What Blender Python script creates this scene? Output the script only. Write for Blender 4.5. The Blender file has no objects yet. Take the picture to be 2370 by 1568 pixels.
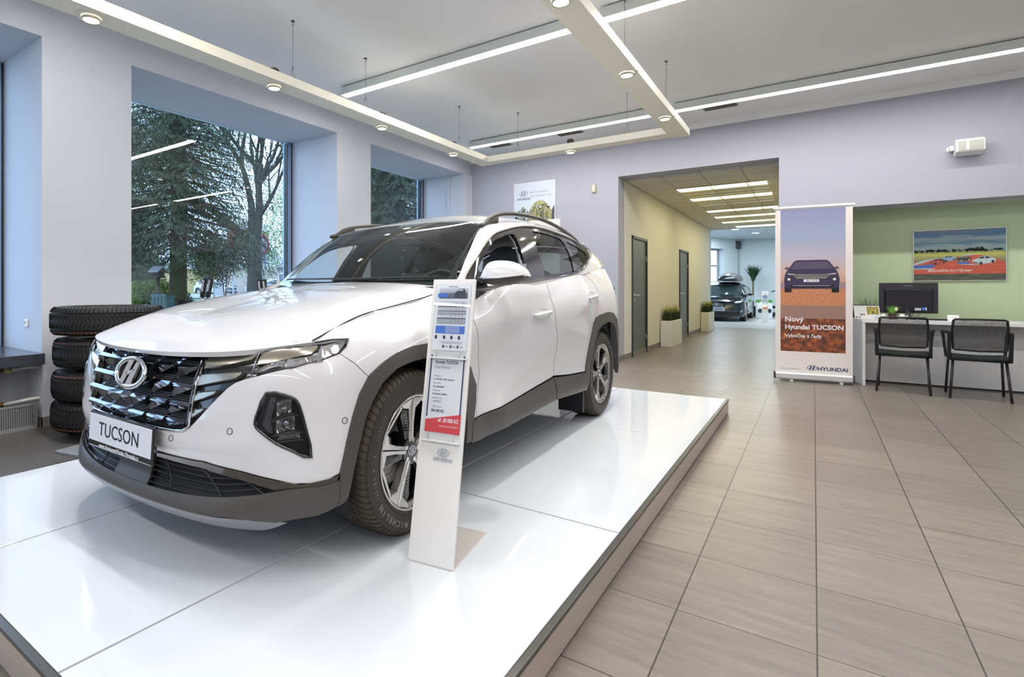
import bpy, bmesh, math, random
from mathutils import Vector, Matrix, Quaternion
from mathutils.geometry import delaunay_2d_cdt
PI=math.pi
scene=bpy.context.scene
COL=scene.collection
random.seed(11)
def R(d): return math.radians(d)
# ---------------------------------------------------------------- materials
_M={}
def nodes(name):
    m=bpy.data.materials.new(name); m.use_nodes=True; nt=m.node_tree
    return m,nt,nt.nodes['Principled BSDF'],nt.nodes['Material Output']
def setp(b,**k):
    for a,v in k.items():
        if a in b.inputs: b.inputs[a].default_value=v
def mat(name,col,rough=.5,metal=0,coat=0,emit=0,trans=0,ior=1.45,alpha=1,bump=0,bscale=200,var=0,vscale=3,spec=.5,sheen=0):
    if name in _M: return _M[name]
    m,nt,b,o=nodes(name)
    setp(b,**{'Base Color':(*col,1),'Roughness':rough,'Metallic':metal,'Coat Weight':coat,'Coat Roughness':.03,'IOR':ior,'Transmission Weight':trans,'Alpha':alpha,'Specular IOR Level':spec,'Sheen Weight':sheen})
    if emit: setp(b,**{'Emission Color':(*col,1),'Emission Strength':emit})
    if bump or var:
        tc=nt.nodes.new('ShaderNodeTexCoord')
    if bump:
        n=nt.nodes.new('ShaderNodeTexNoise');n.inputs['Scale'].default_value=bscale;n.inputs['Detail'].default_value=3
        bp=nt.nodes.new('ShaderNodeBump');bp.inputs['Strength'].default_value=bump;bp.inputs['Distance'].default_value=.002
        nt.links.new(tc.outputs['Object'],n.inputs['Vector']);nt.links.new(n.outputs['Fac'],bp.inputs['Height']);nt.links.new(bp.outputs['Normal'],b.inputs['Normal'])
    if var:
        n=nt.nodes.new('ShaderNodeTexNoise');n.inputs['Scale'].default_value=vscale;n.inputs['Detail'].default_value=4
        r=nt.nodes.new('ShaderNodeValToRGB');r.color_ramp.elements[0].position=.3;r.color_ramp.elements[1].position=.7
        r.color_ramp.elements[0].color=(*[c*(1-var) for c in col],1);r.color_ramp.elements[1].color=(*[min(1,c*(1+var)) for c in col],1)
        nt.links.new(tc.outputs['Object'],n.inputs['Vector']);nt.links.new(n.outputs['Fac'],r.inputs['Fac']);nt.links.new(r.outputs['Color'],b.inputs['Base Color'])
    _M[name]=m;return m
def glassmat(name,tint=(1,1,1),refl=1.0,ior=1.5):
    if name in _M: return _M[name]
    m=bpy.data.materials.new(name);m.use_nodes=True;nt=m.node_tree;nt.nodes.clear()
    o=nt.nodes.new('ShaderNodeOutputMaterial');t=nt.nodes.new('ShaderNodeBsdfTransparent');g=nt.nodes.new('ShaderNodeBsdfGlossy')
    t.inputs[0].default_value=(*tint,1);g.inputs['Roughness'].default_value=.0;g.inputs[0].default_value=(1,1,1,1)
    f=nt.nodes.new('ShaderNodeFresnel');ge=nt.nodes.new('ShaderNodeNewGeometry');mr=nt.nodes.new('ShaderNodeMapRange');mr.inputs[3].default_value=ior;mr.inputs[4].default_value=1/ior;nt.links.new(ge.outputs['Backfacing'],mr.inputs[0]);nt.links.new(mr.outputs[0],f.inputs[0])
    mu=nt.nodes.new('ShaderNodeMath');mu.operation='MULTIPLY';mu.inputs[1].default_value=refl;mu.use_clamp=True
    mx=nt.nodes.new('ShaderNodeMixShader')
    nt.links.new(f.outputs[0],mu.inputs[0]);nt.links.new(mu.outputs[0],mx.inputs[0]);nt.links.new(t.outputs[0],mx.inputs[1]);nt.links.new(g.outputs[0],mx.inputs[2]);nt.links.new(mx.outputs[0],o.inputs[0])
    _M[name]=m;return m
# ---------------------------------------------------------------- objects
def tag(o,label=None,cat=None,group=None,kind=None):
    if label:o['label']=label
    if cat:o['category']=cat
    if group:o['group']=group
    if kind:o['kind']=kind
    return o
def empty(name,loc=(0,0,0),rz=0,label=None,cat=None,group=None,rot=None):
    o=bpy.data.objects.new(name,None);COL.objects.link(o);o.location=loc;o.rotation_euler=rot if rot else (0,0,rz);o.empty_display_size=.05
    return tag(o,label,cat,group)
def link(name,me,mats=None,parent=None,smooth=False):
    o=bpy.data.objects.new(name,me);COL.objects.link(o)
    if mats is not None:
        for m in (mats if isinstance(mats,(list,tuple)) else [mats]): me.materials.append(m)
    if parent: o.parent=parent
    if smooth:
        for p in me.polygons:p.use_smooth=True
    return o
def copy_tree(o,parent=None,loc=None,rz=None,label=None,group=None):
    c=o.copy();COL.objects.link(c)
    if parent:c.parent=parent
    if loc is not None:c.location=loc
    if rz is not None:c.rotation_euler=(0,0,rz)
    if label:c['label']=label
    if group:c['group']=group
    for ch in list(o.children): copy_tree(ch,c)
    return c
class MB:
    def __init__(s): s.v=[];s.f=[];s.m=[];s.k=0;s.T=None
    def mi(s,k): s.k=k;return s
    def add(s,vs,fs):
        n=len(s.v);s.v+=[(tuple(s.T@Vector(v)) if s.T else tuple(v)) for v in vs];s.f+=[tuple(i+n for i in f) for f in fs];s.m+=[s.k]*len(fs);return s
    def box(s,x0,x1,y0,y1,z0,z1):
        return s.add([(x0,y0,z0),(x1,y0,z0),(x1,y1,z0),(x0,y1,z0),(x0,y0,z1),(x1,y0,z1),(x1,y1,z1),(x0,y1,z1)],[(0,3,2,1),(4,5,6,7),(0,1,5,4),(1,2,6,5),(2,3,7,6),(3,0,4,7)])
    def hexa(s,p): # 8 pts bottom4 top4
        return s.add(p,[(0,3,2,1),(4,5,6,7),(0,1,5,4),(1,2,6,5),(2,3,7,6),(3,0,4,7)])
    def bar(s,a,b,w,h=None,up=(0,0,1)):
        a=Vector(a);b=Vector(b);h=h or w;d=(b-a).normalized();u=Vector(up)
        if abs(d.dot(u))>.98:u=Vector((1,0,0))
        x=d.cross(u).normalized()*w/2;y=x.cross(d).normalized()*h/2
        return s.hexa([a-x-y,a+x-y,b+x-y,b-x-y,a-x+y,a+x+y,b+x+y,b-x+y])
    def tube(s,pts,r,n=10,cap=True,closed=False):
        pts=[Vector(p) for p in pts];N=len(pts);rr=r if isinstance(r,(list,tuple)) else [r]*N
        rings=[];nrm=None
        for i,p in enumerate(pts):
            if closed: d=(pts[(i+1)%N]-pts[i-1]).normalized()
            else: d=(pts[min(i+1,N-1)]-pts[max(i-1,0)]).normalized()
            if nrm is None:
                u=Vector((0,0,1)) if abs(d.z)<.9 else Vector((1,0,0));nrm=d.cross(u).normalized()
            else:
                nrm=(nrm-d*nrm.dot(d))
                nrm=nrm.normalized() if nrm.length>1e-6 else d.orthogonal().normalized()
            b=d.cross(nrm)
            rings.append([p+(nrm*math.cos(2*PI*k/n)+b*math.sin(2*PI*k/n))*rr[i] for k in range(n)])
        vs=[v for q in rings for v in q];fs=[]
        for i in range(N if closed else N-1):
            j=(i+1)%N
            for k in range(n): fs.append((i*n+k,i*n+(k+1)%n,j*n+(k+1)%n,j*n+k))
        if cap and not closed: fs+= [tuple(range(n-1,-1,-1)),tuple((N-1)*n+k for k in range(n))]
        return s.add(vs,fs)
    def lathe(s,prof,n=32,axis='z',c=(0,0,0),closed=False):
        vs=[];L=len(prof)
        for k in range(n):
            a=2*PI*k/n
            for r,h in prof:
                p=(r*math.cos(a),r*math.sin(a),h) if axis=='z' else ((h,r*math.cos(a),r*math.sin(a)) if axis=='x' else (r*math.cos(a),h,r*math.sin(a)))
                vs.append((p[0]+c[0],p[1]+c[1],p[2]+c[2]))
        fs=[]
        for k in range(n):
            k2=(k+1)%n
            for i in range(L if closed else L-1):
                j=(i+1)%L
                fs.append((k*L+i,k2*L+i,k2*L+j,k*L+j))
        return s.add(vs,fs)
    def cyl(s,a,b,r,n=16): return s.tube([a,b],r,n)
    def prism(s,poly,z0,z1,axis='z'):
        n=len(poly)
        def P(x,y,z): return (x,y,z) if axis=='z' else ((z,x,y) if axis=='x' else (x,z,y))
        return s.add([P(x,y,z0) for x,y in poly]+[P(x,y,z1) for x,y in poly],[tuple(range(n-1,-1,-1)),tuple(range(n,2*n))]+[(i,(i+1)%n,n+(i+1)%n,n+i) for i in range(n)])
    def quad(s,a,b,c,d): return s.add([a,b,c,d],[(0,1,2,3)])
    def poly(s,p): return s.add(p,[tuple(range(len(p)))])
    def grid(s,fn,us,vs_):
        P=[fn(u,v) for u in us for v in vs_];m=len(vs_)
        return s.add(P,[(i*m+j,(i+1)*m+j,(i+1)*m+j+1,i*m+j+1) for i in range(len(us)-1) for j in range(m-1)])
    def ball(s,c,r,n=16,m=10,sc=(1,1,1)):
        return s.grid(lambda u,v:(c[0]+r*sc[0]*math.sin(v)*math.cos(u),c[1]+r*sc[1]*math.sin(v)*math.sin(u),c[2]+r*sc[2]*math.cos(v)),[2*PI*i/n for i in range(n+1)],[PI*j/m for j in range(m+1)])
    def build(s,name,mats=None,parent=None,smooth=False,bevel=0,seg=2,sub=0,solid=0,auto=None,fix=True):
        me=bpy.data.meshes.new(name);me.from_pydata(s.v,[],s.f);me.update()
        if fix:
            bm=bmesh.new();bm.from_mesh(me);bmesh.ops.remove_doubles(bm,verts=bm.verts,dist=1e-5);bmesh.ops.recalc_face_normals(bm,faces=bm.faces)
            bm.to_mesh(me);bm.free()
            if len(me.polygons)==len(s.m):
                for p,k in zip(me.polygons,s.m):p.material_index=k
        else:
            for p,k in zip(me.polygons,s.m):p.material_index=k
        o=link(name,me,mats,parent,smooth or auto is not None)
        if auto is not None:
            try: me.set_sharp_from_angle(angle=R(auto))
            except Exception: pass
        if solid:
            md=o.modifiers.new('solid','SOLIDIFY');md.thickness=solid;md.offset=-1
        if bevel:
            md=o.modifiers.new('bevel','BEVEL');md.width=bevel;md.segments=seg;md.limit_method='ANGLE';md.angle_limit=R(40);md.harden_normals=False
        if sub:
            md=o.modifiers.new('sub','SUBSURF');md.levels=sub;md.render_levels=sub
        return o
def text_mesh(name,body,size,m,parent=None,extrude=.0006,align='CENTER',loc=(0,0,0),rot=(0,0,0),sx=1.0,space=1.0,bold=0,shear=0,matrix=None):
    cu=bpy.data.curves.new(name,'FONT');cu.body=body;cu.size=size;cu.extrude=extrude;cu.align_x=align;cu.align_y='CENTER';cu.resolution_u=3;cu.space_character=space;cu.offset=bold;cu.shear=shear
    t=bpy.data.objects.new(name,cu);COL.objects.link(t);bpy.context.view_layer.update()
    me=bpy.data.meshes.new_from_object(t);COL.objects.unlink(t);bpy.data.objects.remove(t)
    me.name=name
    for v in me.vertices: v.co.x*=sx
    if matrix is not None: me.transform(matrix)
    me.materials.clear()
    o=link(name,me,m,parent);
    if matrix is None: o.location=loc;o.rotation_euler=rot
    return o
def structure(o): o['kind']='structure';return o
def arealight(name,loc,sx,sy,energy,col=(1,1,1),rot=(0,0,0),portal=False,spread=PI):
    l=bpy.data.lights.new(name,'AREA');l.shape='RECTANGLE';l.size=sx;l.size_y=sy;l.energy=energy;l.color=col;l.spread=spread
    if portal: l.cycles.is_portal=True
    o=bpy.data.objects.new(name,l);COL.objects.link(o);o.location=loc;o.rotation_euler=rot;return o
# ================================================================ SETTING
def tilemat(name,c1,c2,mortar,px,py,ox,oy,rough=.35,streak=.19,ms=.0026):
    m,nt,b,o=nodes(name);L=nt.links.new
    tc=nt.nodes.new('ShaderNodeTexCoord');mp=nt.nodes.new('ShaderNodeMapping');mp.inputs['Location'].default_value=(-ox,-oy,0)
    L(tc.outputs['Object'],mp.inputs['Vector'])
    br=nt.nodes.new('ShaderNodeTexBrick');br.offset=0;br.squash=1;br.inputs['Scale'].default_value=1
    br.inputs['Color1'].default_value=(*c1,1);br.inputs['Color2'].default_value=(*c2,1);br.inputs['Mortar'].default_value=(*mortar,1)
    br.inputs['Brick Width'].default_value=px;br.inputs['Row Height'].default_value=py;br.inputs['Mortar Size'].default_value=ms;br.inputs['Mortar Smooth'].default_value=.1;br.inputs['Bias'].default_value=0
    L(mp.outputs[0],br.inputs['Vector'])
    m2=nt.nodes.new('ShaderNodeMapping');m2.inputs['Scale'].default_value=(2.2,16,1);L(tc.outputs['Object'],m2.inputs['Vector'])
    n=nt.nodes.new('ShaderNodeTexNoise');n.inputs['Scale'].default_value=1.3;n.inputs['Detail'].default_value=7;n.inputs['Roughness'].default_value=.62;L(m2.outputs[0],n.inputs['Vector'])
    # shift the grain from tile to tile
    r=nt.nodes.new('ShaderNodeMapRange');r.inputs[1].default_value=.3;r.inputs[2].default_value=.7;r.inputs[3].default_value=1-streak;r.inputs[4].default_value=1+streak;L(n.outputs['Fac'],r.inputs[0])
    mx=nt.nodes.new('ShaderNodeVectorMath');mx.operation='SCALE';L(br.outputs['Color'],mx.inputs[0]);L(r.outputs[0],mx.inputs['Scale'])
    n3=nt.nodes.new('ShaderNodeTexNoise');n3.inputs['Scale'].default_value=140;n3.inputs['Detail'].default_value=2;L(tc.outputs['Object'],n3.inputs['Vector'])
    r3=nt.nodes.new('ShaderNodeMapRange');r3.inputs[1].default_value=.2;r3.inputs[2].default_value=.8;r3.inputs[3].default_value=.9;r3.inputs[4].default_value=1.1;L(n3.outputs['Fac'],r3.inputs[0])
    m4=nt.nodes.new('ShaderNodeVectorMath');m4.operation='SCALE';L(mx.outputs[0],m4.inputs[0]);L(r3.outputs[0],m4.inputs['Scale'])
    L(m4.outputs[0],b.inputs['Base Color']);b.inputs['Roughness'].default_value=rough;b.inputs['Specular IOR Level'].default_value=.35
    bp=nt.nodes.new('ShaderNodeBump');bp.inputs['Strength'].default_value=.5;bp.inputs['Distance'].default_value=.001;bp.invert=True;L(br.outputs['Fac'],bp.inputs['Height']);L(bp.outputs[0],b.inputs['Normal'])
    _M[name]=m;return m
M_floor=tilemat('stone_tile',(.215,.19,.158),(.175,.155,.13),(.035,.03,.025),.429,.506,.009,3.24)
M_floor2=tilemat('dark_stone_tile',(.10,.092,.085),(.088,.08,.074),(.05,.045,.042),.858,.506,-3.9,3.24,rough=.4,streak=.12)
M_white=mat('wall_paint',(.58,.60,.655),.85,bump=.15,bscale=120)
M_lilac=mat('wall_paint_lilac',(.43,.43,.485),.85,bump=.15,bscale=120)
M_cream=mat('corridor_paint',(.70,.69,.61),.85,bump=.15,bscale=120)
M_green=mat('green_paint',(.50,.60,.38),.85,bump=.15,bscale=120)
M_ceil=mat('ceiling_paint',(.94,.93,.92),.9)
M_blueroom=mat('far_room_paint',(.62,.70,.74),.85)
M_base=mat('skirting_tile',(.20,.185,.165),.45,var=.15,vscale=8)
M_frame=mat('window_frame_metal',(.27,.38,.56),.35,metal=.3)
M_dark=mat('dark_rubber',(.02,.02,.022),.5)
M_alu=mat('brushed_aluminium',(.72,.71,.70),.32,metal=.9)
M_glass=glassmat('window_glass',(.93,.97,.97),.9)
M_black=mat('black_plastic',(.012,.012,.014),.38)
M_whiteplastic=mat('white_plastic',(.85,.85,.83),.35)
WX=-5.49;GX=-6.5;CZ=3.77;BY=9.2
def wallseg(name,x0,x1,y0,y1,z0,z1,m): return structure(MB().box(x0,x1,y0,y1,z0,z1).build(name,m))
fl=MB().box(-3.90,8,-7,19.4,-.1,0).build('floor',M_floor);structure(fl)
structure(MB().box(-6.9,-3.90,-7,19.4,-.1,0).build('floor',M_floor2))
structure(MB().box(-9,4,19.4,30,-.1,0).build('floor',mat('far_room_floor',(.42,.43,.42),.28,var=.08)))
structure(MB().box(-6.9,8,-7,BY+.02,CZ,CZ+.12).build('ceiling',M_ceil))
# window wall: piers, lintels and sill walls in one mesh
w=MB()
piers=[(-7,-6.2),(-3.35,-2.6),(-1.0+.0,-.35),(1.86,2.632),(5.504,6.23),(8.95,9.45)]
for a,b in piers: w.box(GX-.07,WX,a,b,0,CZ)
op=[(-6.2,-3.35),(-2.6,-1.0),(-.35,1.86),(2.632,5.504),(6.23,8.95)]
for a,b in op:
    w.box(GX-.07,WX,a,b,3.45,CZ)
    w.box(GX-.07,-5.86,a,b,0,.56)
structure(w.build('wall_left',M_white))
sl=MB()
for i,(a,b) in enumerate(op): sl.box(GX-.069,-5.40,a+.005,b-.005,.56,.655)
structure(sl.build('trim_1',mat('dark_sill',(.055,.06,.075),.25,coat=.3),bevel=.004))
for i,(a,b) in enumerate(op):
    fr=MB();t=.09
    fr.box(GX-.06,GX+.05,a,a+t,.655,3.45).box(GX-.06,GX+.05,b-t,b,.655,3.45).box(GX-.06,GX+.05,a+t,b-t,.655,.655+t)
    fo=structure(fr.build('window_%d'%(i+1),M_frame,bevel=.004))
    structure(MB().box(GX-.012,GX,a+t,b-t,.655+t,3.45).build('window_pane',M_glass,fo))
    g=MB();g.box(GX-.02,GX+.054,b-t-.012,b-t,.66,3.42).box(GX+.05,GX+.056,b-.02,b-.005,.66,3.44);structure(g.build('window_gasket',M_dark,fo))
bs=MB()
for a,b in piers: bs.box(WX,WX+.015,a-.01,b+.015,0,.085);bs.box(WX-.4,WX+.015,b,b+.012,0,.085);bs.box(WX-.4,WX+.015,a-.012,a,0,.085)
structure(bs.build('baseboard_left',M_base))
# back wall with the corridor and alcove openings
CX0,CX1,CTZ=-2.63,-.40,3.088;AX0,AX1,ATZ=.33,4.6,2.31;BT=.36
w=MB()
w.box(GX,CX0,BY,BY+BT,0,3.68);w.box(CX0,CX1,BY,BY+BT,CTZ,3.68);w.box(CX1,AX0,BY,BY+BT,0,3.68);w.box(AX0,AX1,BY,BY+BT,ATZ,3.68);w.box(AX1,8,BY,BY+BT,0,3.68)
structure(w.build('wall_back',M_lilac))
structure(MB().box(GX,8,BY,BY+BT,3.68,CZ+.1).build('trim_2',M_ceil))
structure(MB().box(WX,CX0,BY-.013,BY,0,.09).box(CX0,CX0+.013,BY-.013,19.0,0,.09).box(CX1,AX0,BY-.013,BY,0,.09).build('baseboard_back',M_base))
# pipe and strip in the corner of the window wall
structure(MB().box(WX-.38,WX-.33,8.93,8.95,.66,3.45).box(WX-.01,WX+.045,9.08,9.2,0,3.45).build('trim_3',M_white))
# unseen walls that close the room
structure(MB().box(8,8.2,-7,BY+.3,0,CZ).build('wall_right',M_white));structure(MB().box(-6.9,8,-7.2,-7,0,CZ).build('wall_front',M_white))
# corridor
def doorcut(y,w_): return (y,y+w_)
w=MB();D1=(9.98,11.05);D2=(14.18,15.3);DZ=2.17
prev=BY+BT
for a,b in (D1,D2):
    w.box(-2.9,-2.62,prev,a,0,3.2);w.box(-2.9,-2.62,a,b,DZ,3.2);prev=b
w.box(-2.9,-2.62,prev,19.05,0,3.2)
structure(w.build('wall_corridor',M_cream))
structure(MB().box(-.40,AX0,BY+BT,19.05,0,3.2).build('wall_corridor',M_cream))
# suspended grid ceiling of the corridor
M_grid,nt,b_,o_=nodes('grid_ceiling_tile')
tc=nt.nodes.new('ShaderNodeTexCoord');mp=nt.nodes.new('ShaderNodeMapping');mp.inputs['Location'].default_value=(2.03,-9.43,0);nt.links.new(tc.outputs['Object'],mp.inputs['Vector'])
br=nt.nodes.new('ShaderNodeTexBrick');br.offset=0;br.inputs['Scale'].default_value=1;br.inputs['Brick Width'].default_value=.565;br.inputs['Row Height'].default_value=.66;br.inputs['Mortar Size'].default_value=.011;br.inputs['Bias'].default_value=-1
br.inputs['Color1'].default_value=(.62,.60,.53,1);br.inputs['Color2'].default_value=(.62,.60,.53,1);br.inputs['Mortar'].default_value=(.36,.34,.28,1)
nt.links.new(mp.outputs[0],br.inputs['Vector']);nt.links.new(br.outputs['Color'],b_.inputs['Base Color']);b_.inputs['Roughness'].default_value=.8
structure(MB().box(-2.62,AX0,BY+BT,19.05,3.06,3.14).build('ceiling',M_grid))
for k,(a,b) in enumerate((D1,D2)):
    f=MB();f.box(-2.66,-2.598,a,a+.045,0,DZ).box(-2.66,-2.598,b-.045,b,0,DZ).box(-2.66,-2.598,a,b,DZ-.045,DZ)
    fo=structure(f.build('door_%d'%(k+1),mat('dark_door_frame',(.035,.037,.04),.4)))
    lf=structure(MB().box(-2.66,-2.625,a+.10,b-.045,.01,DZ-.045).build('door_leaf',mat('grey_green_door',(.105,.12,.115),.42),fo,bevel=.003))
    structure(MB().box(-2.655,-2.61,a+.045,a+.10,.01,DZ-.05).build('door_edge',M_black,fo))
    h=MB();h.tube([(-2.625,a+.19,1.10),(-2.575,a+.19,1.10),(-2.57,a+.21,1.10),(-2.57,a+.34,1.10)],.010,8).cyl((-2.63,a+.19,1.10),(-2.618,a+.19,1.10),.026,14).cyl((-2.63,a+.19,1.0),(-2.618,a+.19,1.0),.024,14)
    structure(h.build('door_handle',M_alu,fo,smooth=True))
    structure(MB().cyl((-2.615,b-.04,.25),(-2.615,b-.04,.34),.008,8).cyl((-2.615,b-.04,1.75),(-2.615,b-.04,1.84),.008,8).build('door_hinge',M_alu,fo))
# alcove
structure(MB().box(AX0-.02,AX1+.1,9.72,9.95,0,ATZ+.2).build('wall_alcove',M_green))
structure(MB().box(AX0,AX1,BY+BT,9.75,ATZ,ATZ+.1).build('ceiling',M_white))
structure(MB().box(AX1,AX1+.2,BY+BT,9.9,0,ATZ+.2).build('wall_alcove',M_green))
# far room
c0=Vector((-2.70,28.6));d=Vector((-.425,-.905))
w=MB();n=Vector((-.905,.425))
def far(t0,t1,z0,z1):
    a=c0+d*t0;b=c0+d*t1;w.hexa([(a.x,a.y,z0),(b.x,b.y,z0),(b.x+n.x*.35,b.y+n.y*.35,z0),(a.x+n.x*.35,a.y+n.y*.35,z0),(a.x,a.y,z1),(b.x,b.y,z1),(b.x+n.x*.35,b.y+n.y*.35,z1),(a.x+n.x*.35,a.y+n.y*.35,z1)])
far(0,1.25,0,3.46);far(1.25,4.6,0,.55);far(1.25,4.6,3.0,3.46);far(4.6,9.5,0,3.46)
structure(w.build('wall_far_left',M_blueroom))
f=MB()
def farbar(t0,t1,z0,z1,dd=.22):
    a=c0+d*t0+n*dd;b=c0+d*t1+n*dd;f.hexa([(a.x,a.y,z0),(b.x,b.y,z0),(b.x+n.x*.06,b.y+n.y*.06,z0),(a.x+n.x*.06,a.y+n.y*.06,z0),(a.x,a.y,z1),(b.x,b.y,z1),(b.x+n.x*.06,b.y+n.y*.06,z1),(a.x+n.x*.06,a.y+n.y*.06,z1)])
farbar(1.25,1.35,.55,3.0);farbar(4.5,4.6,.55,3.0);farbar(1.35,4.5,.55,.65);farbar(1.35,4.5,2.92,3.0);farbar(1.35,4.5,2.2,2.28);farbar(2.9,3.0,.65,2.92)
structure(f.build('window_6',mat('grey_window_frame',(.30,.33,.36),.4)))
structure(MB().box(-2.75,4,28.6,28.8,0,3.6).build('wall_far',M_blueroom))
structure(MB().box(4,4.2,19.0,28.8,0,3.6).build('wall_far_right',M_blueroom))
structure(MB().box(-9,-2.62,19.0,19.15,0,3.5).box(AX0,4,19.0,19.15,0,3.5).box(-2.62,AX0,19.0,19.15,3.06,3.5).build('wall_far_front',M_blueroom))
mg=M_grid.copy();mg.name='blue_grid_ceiling';
for nn in mg.node_tree.nodes:
    if nn.type=='TEX_BRICK':
        for k in ('Color1','Color2'): nn.inputs[k].default_value=(.60,.68,.72,1)
        nn.inputs['Mortar'].default_value=(.38,.45,.50,1)
structure(MB().box(-9,4,19.1,28.8,3.46,3.55).build('ceiling',mg))
# ---------------------------------------------------------------- lamps
LEDC=(1,.97,.95)
M_led=mat('led_diffuser',(1,.985,.97),.4,emit=14)
M_fix=mat('fixture_white',(.80,.84,.80),.45)
def led(x0,x1,y,label,zb=3.655):
    t=empty('linear_lamp',((x0+x1)/2,y,zb),0,label,'ceiling lamp','long linear ceiling lamps')
    h=(x1-x0)/2
    MB().box(-h,h,-.055,.055,.006,.102).build('lamp_body',M_fix,t,bevel=.003)
    MB().box(-h+.004,h-.004,-.05,.05,0,.008).build('diffuser',M_led,t)
    for s in (-.6,.6): MB().box(s*h-.02,s*h+.02,-.02,.02,.10,CZ-zb).build('mounting_bracket',M_alu,t)
    arealight('led',((x0+x1)/2,y,zb-.004),2*h,.10,(x1-x0)*LEDP,LEDC)
LEDP=21;SPOTP=150
led(-4.80,-1.83,4.94,'long white linear ceiling lamp ending just above the car, left of the dropped frame')
led(-1.55,1.42,4.94,'white linear ceiling lamp right of the dropped frame, cut by the top of the picture')
led(-4.80,-1.85,8.06,'short looking white linear ceiling lamp by the back wall inside the dropped frame')
led(-1.54,1.95,8.06,'longest white linear ceiling lamp running along the back wall to the right edge')
led(2.05,5.0,4.94,'linear lamp') if 0 else None
for yy in (1.6,-1.7,-4.8):  # lamps without bodies, added out of view to light the room
    for xx in (-3.2,.1,3.4,6.3):
        arealight('unseen_fill_light',(xx,yy,3.70),2.9,.10,85 if xx<1 else 50,LEDC)
arealight('unseen_fill_light',(3.6,4.94,3.66),3,.1,45,LEDC)  # two more added fill lights, right of the view
arealight('unseen_fill_light',(3.8,8.06,3.66),3,.1,30,LEDC)
# dropped frame
BZ=3.10;BH=.085
M_beam=mat('cream_beam',(.92,.88,.74),.5)
fr=empty('dropped_ceiling_frame',(-2.6,7.2,BZ),0,'cream rectangular beam frame hung from the ceiling on thin wires','ceiling frame')
def beam(x0,x1,y0,y1,nm='beam'): return MB().box(x0+2.6,x1+2.6,y0-7.2,y1-7.2,0,BH).build(nm,M_beam,fr,bevel=.002)
beam(-4.11,-3.90,-3.0,7.25);beam(-1.44,-1.23,-3.0,7.30);beam(-3.898,-1.442,7.04,7.24)
hooks=[(-4.0,3.42),(-4.0,4.45),(-4.0,6.40),(-3.46,7.14),(-1.93,7.14),(-1.335,6.50),(-1.335,4.86),(-4.0,.6),(-1.335,1.5)]
for x,y in hooks:
    c=MB();X=x+2.6;Y=y-7.2;top=CZ-BZ
    c.cyl((X,Y,top-.006),(X,Y,top),.018,10).tube([(X,Y,top-.006),(X+.008,Y,top-.02),(X+.004,Y,top-.04),(X-.004,Y,top-.045)],.0028,6)
    c.cyl((X,Y,BH+.13),(X,Y,top-.03),.0016,6)
    c.cyl((X,Y,BH+.12),(X,Y,BH+.15),.005,8)
    for s in (-1,1):
        c.cyl((X+ (0 if y<7 else s*.04),Y+(s*.045 if y<7 else 0),BH),(X,Y,BH+.13),.0013,5)
    c.build('suspension_wire',mat('dark_steel_wire',(.10,.09,.08),.4,metal=.6),fr)
spots=[(-4.03,1.66,'large round spotlight in the left beam at the top left corner'),(-4.035,3.23,'round spotlight in the left beam above the first wire'),(-4.04,4.78,'round spotlight in the left beam above the pier between the windows'),(-4.045,6.32,'small round spotlight at the far end of the left beam'),(-2.68,7.15,'round spotlight in the far cross beam, in front of the lilac wall'),(-1.317,6.35,'round spotlight near the far end of the right beam'),(-1.315,4.85,'round spotlight in the middle of the right beam'),(-1.323,3.36,'round spotlight in the right beam cut by the top edge')]
M_spot=mat('spot_lens',(1,.98,.93),.3,emit=14)
for i,(x,y,lb) in enumerate(spots):
    t=empty('spotlight',(x,y,BZ),0,lb,'spotlight','spotlights in the dropped frame')
    x_=x;L_=(-4.005 if x<-3 else (-1.335 if x>-2 else x));dx=L_-x
    MB().lathe([(.062,-.001),(.094,-.001),(.096,.0),(.094,-.004),(.066,-.006),(.062,-.001)],32,c=(0,0,0)).build('trim_ring',M_beam,t,smooth=True)
    g=MB();g.lathe([(.052,-.004),(.060,-.014),(.062,-.024),(.058,-.030),(.050,-.026),(.048,-.02)],32);g.build('gimbal_ring',mat('beige_metal',(.60,.56,.44),.35,metal=.4),t,smooth=True)
    MB().lathe([(0,-.027),(.03,-.027),(.050,-.024)],32).build('lens',M_spot,t,smooth=True)
    hs=MB().cyl((0,0,BH),(0,0,BH+.075),.036,20)
    for k in range(16):
        a=2*PI*k/16;hs.box(.0,.0,0,0,0,0) if 0 else hs.bar((.034*math.cos(a),.034*math.sin(a),BH+.02),(.046*math.cos(a),.046*math.sin(a),BH+.02),.004,.09)
    hs.build('heat_sink',mat('brown_heatsink',(.09,.065,.05),.4,metal=.5),t)
    l=bpy.data.lights.new('spot','SPOT');l.energy=SPOTP;l.spot_size=R(95);l.spot_blend=.6;l.shadow_soft_size=.045;l.color=(1,.955,.89)
    o=bpy.data.objects.new('spot',l);COL.objects.link(o);o.location=(x,y,BZ-.035)
# air vents in the ceiling
for i,(x0,x1,lb) in enumerate([(-4.69,-4.28,'ceiling air vent nearest the window wall'),(-3.43,-3.0,'middle ceiling air vent behind the small lamp'),(-1.27,-.84,'ceiling air vent right of the dropped frame')]):
    t=empty('air_vent',((x0+x1)/2,8.56,CZ),0,lb,'air vent','ceiling air vents');h=(x1-x0)/2
    MB().box(-h,h,-.10,.10,-.006,0).build('vent_frame',mat('vent_beige',(.55,.52,.46),.5),t,bevel=.002)
    v=MB()
    for k in range(9): v.box(-h+.02,h-.02,-.08+k*.019,-.072+k*.019,-.010,-.002)
    v.build('slats',mat('vent_slat',(.16,.14,.11),.5),t)
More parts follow.
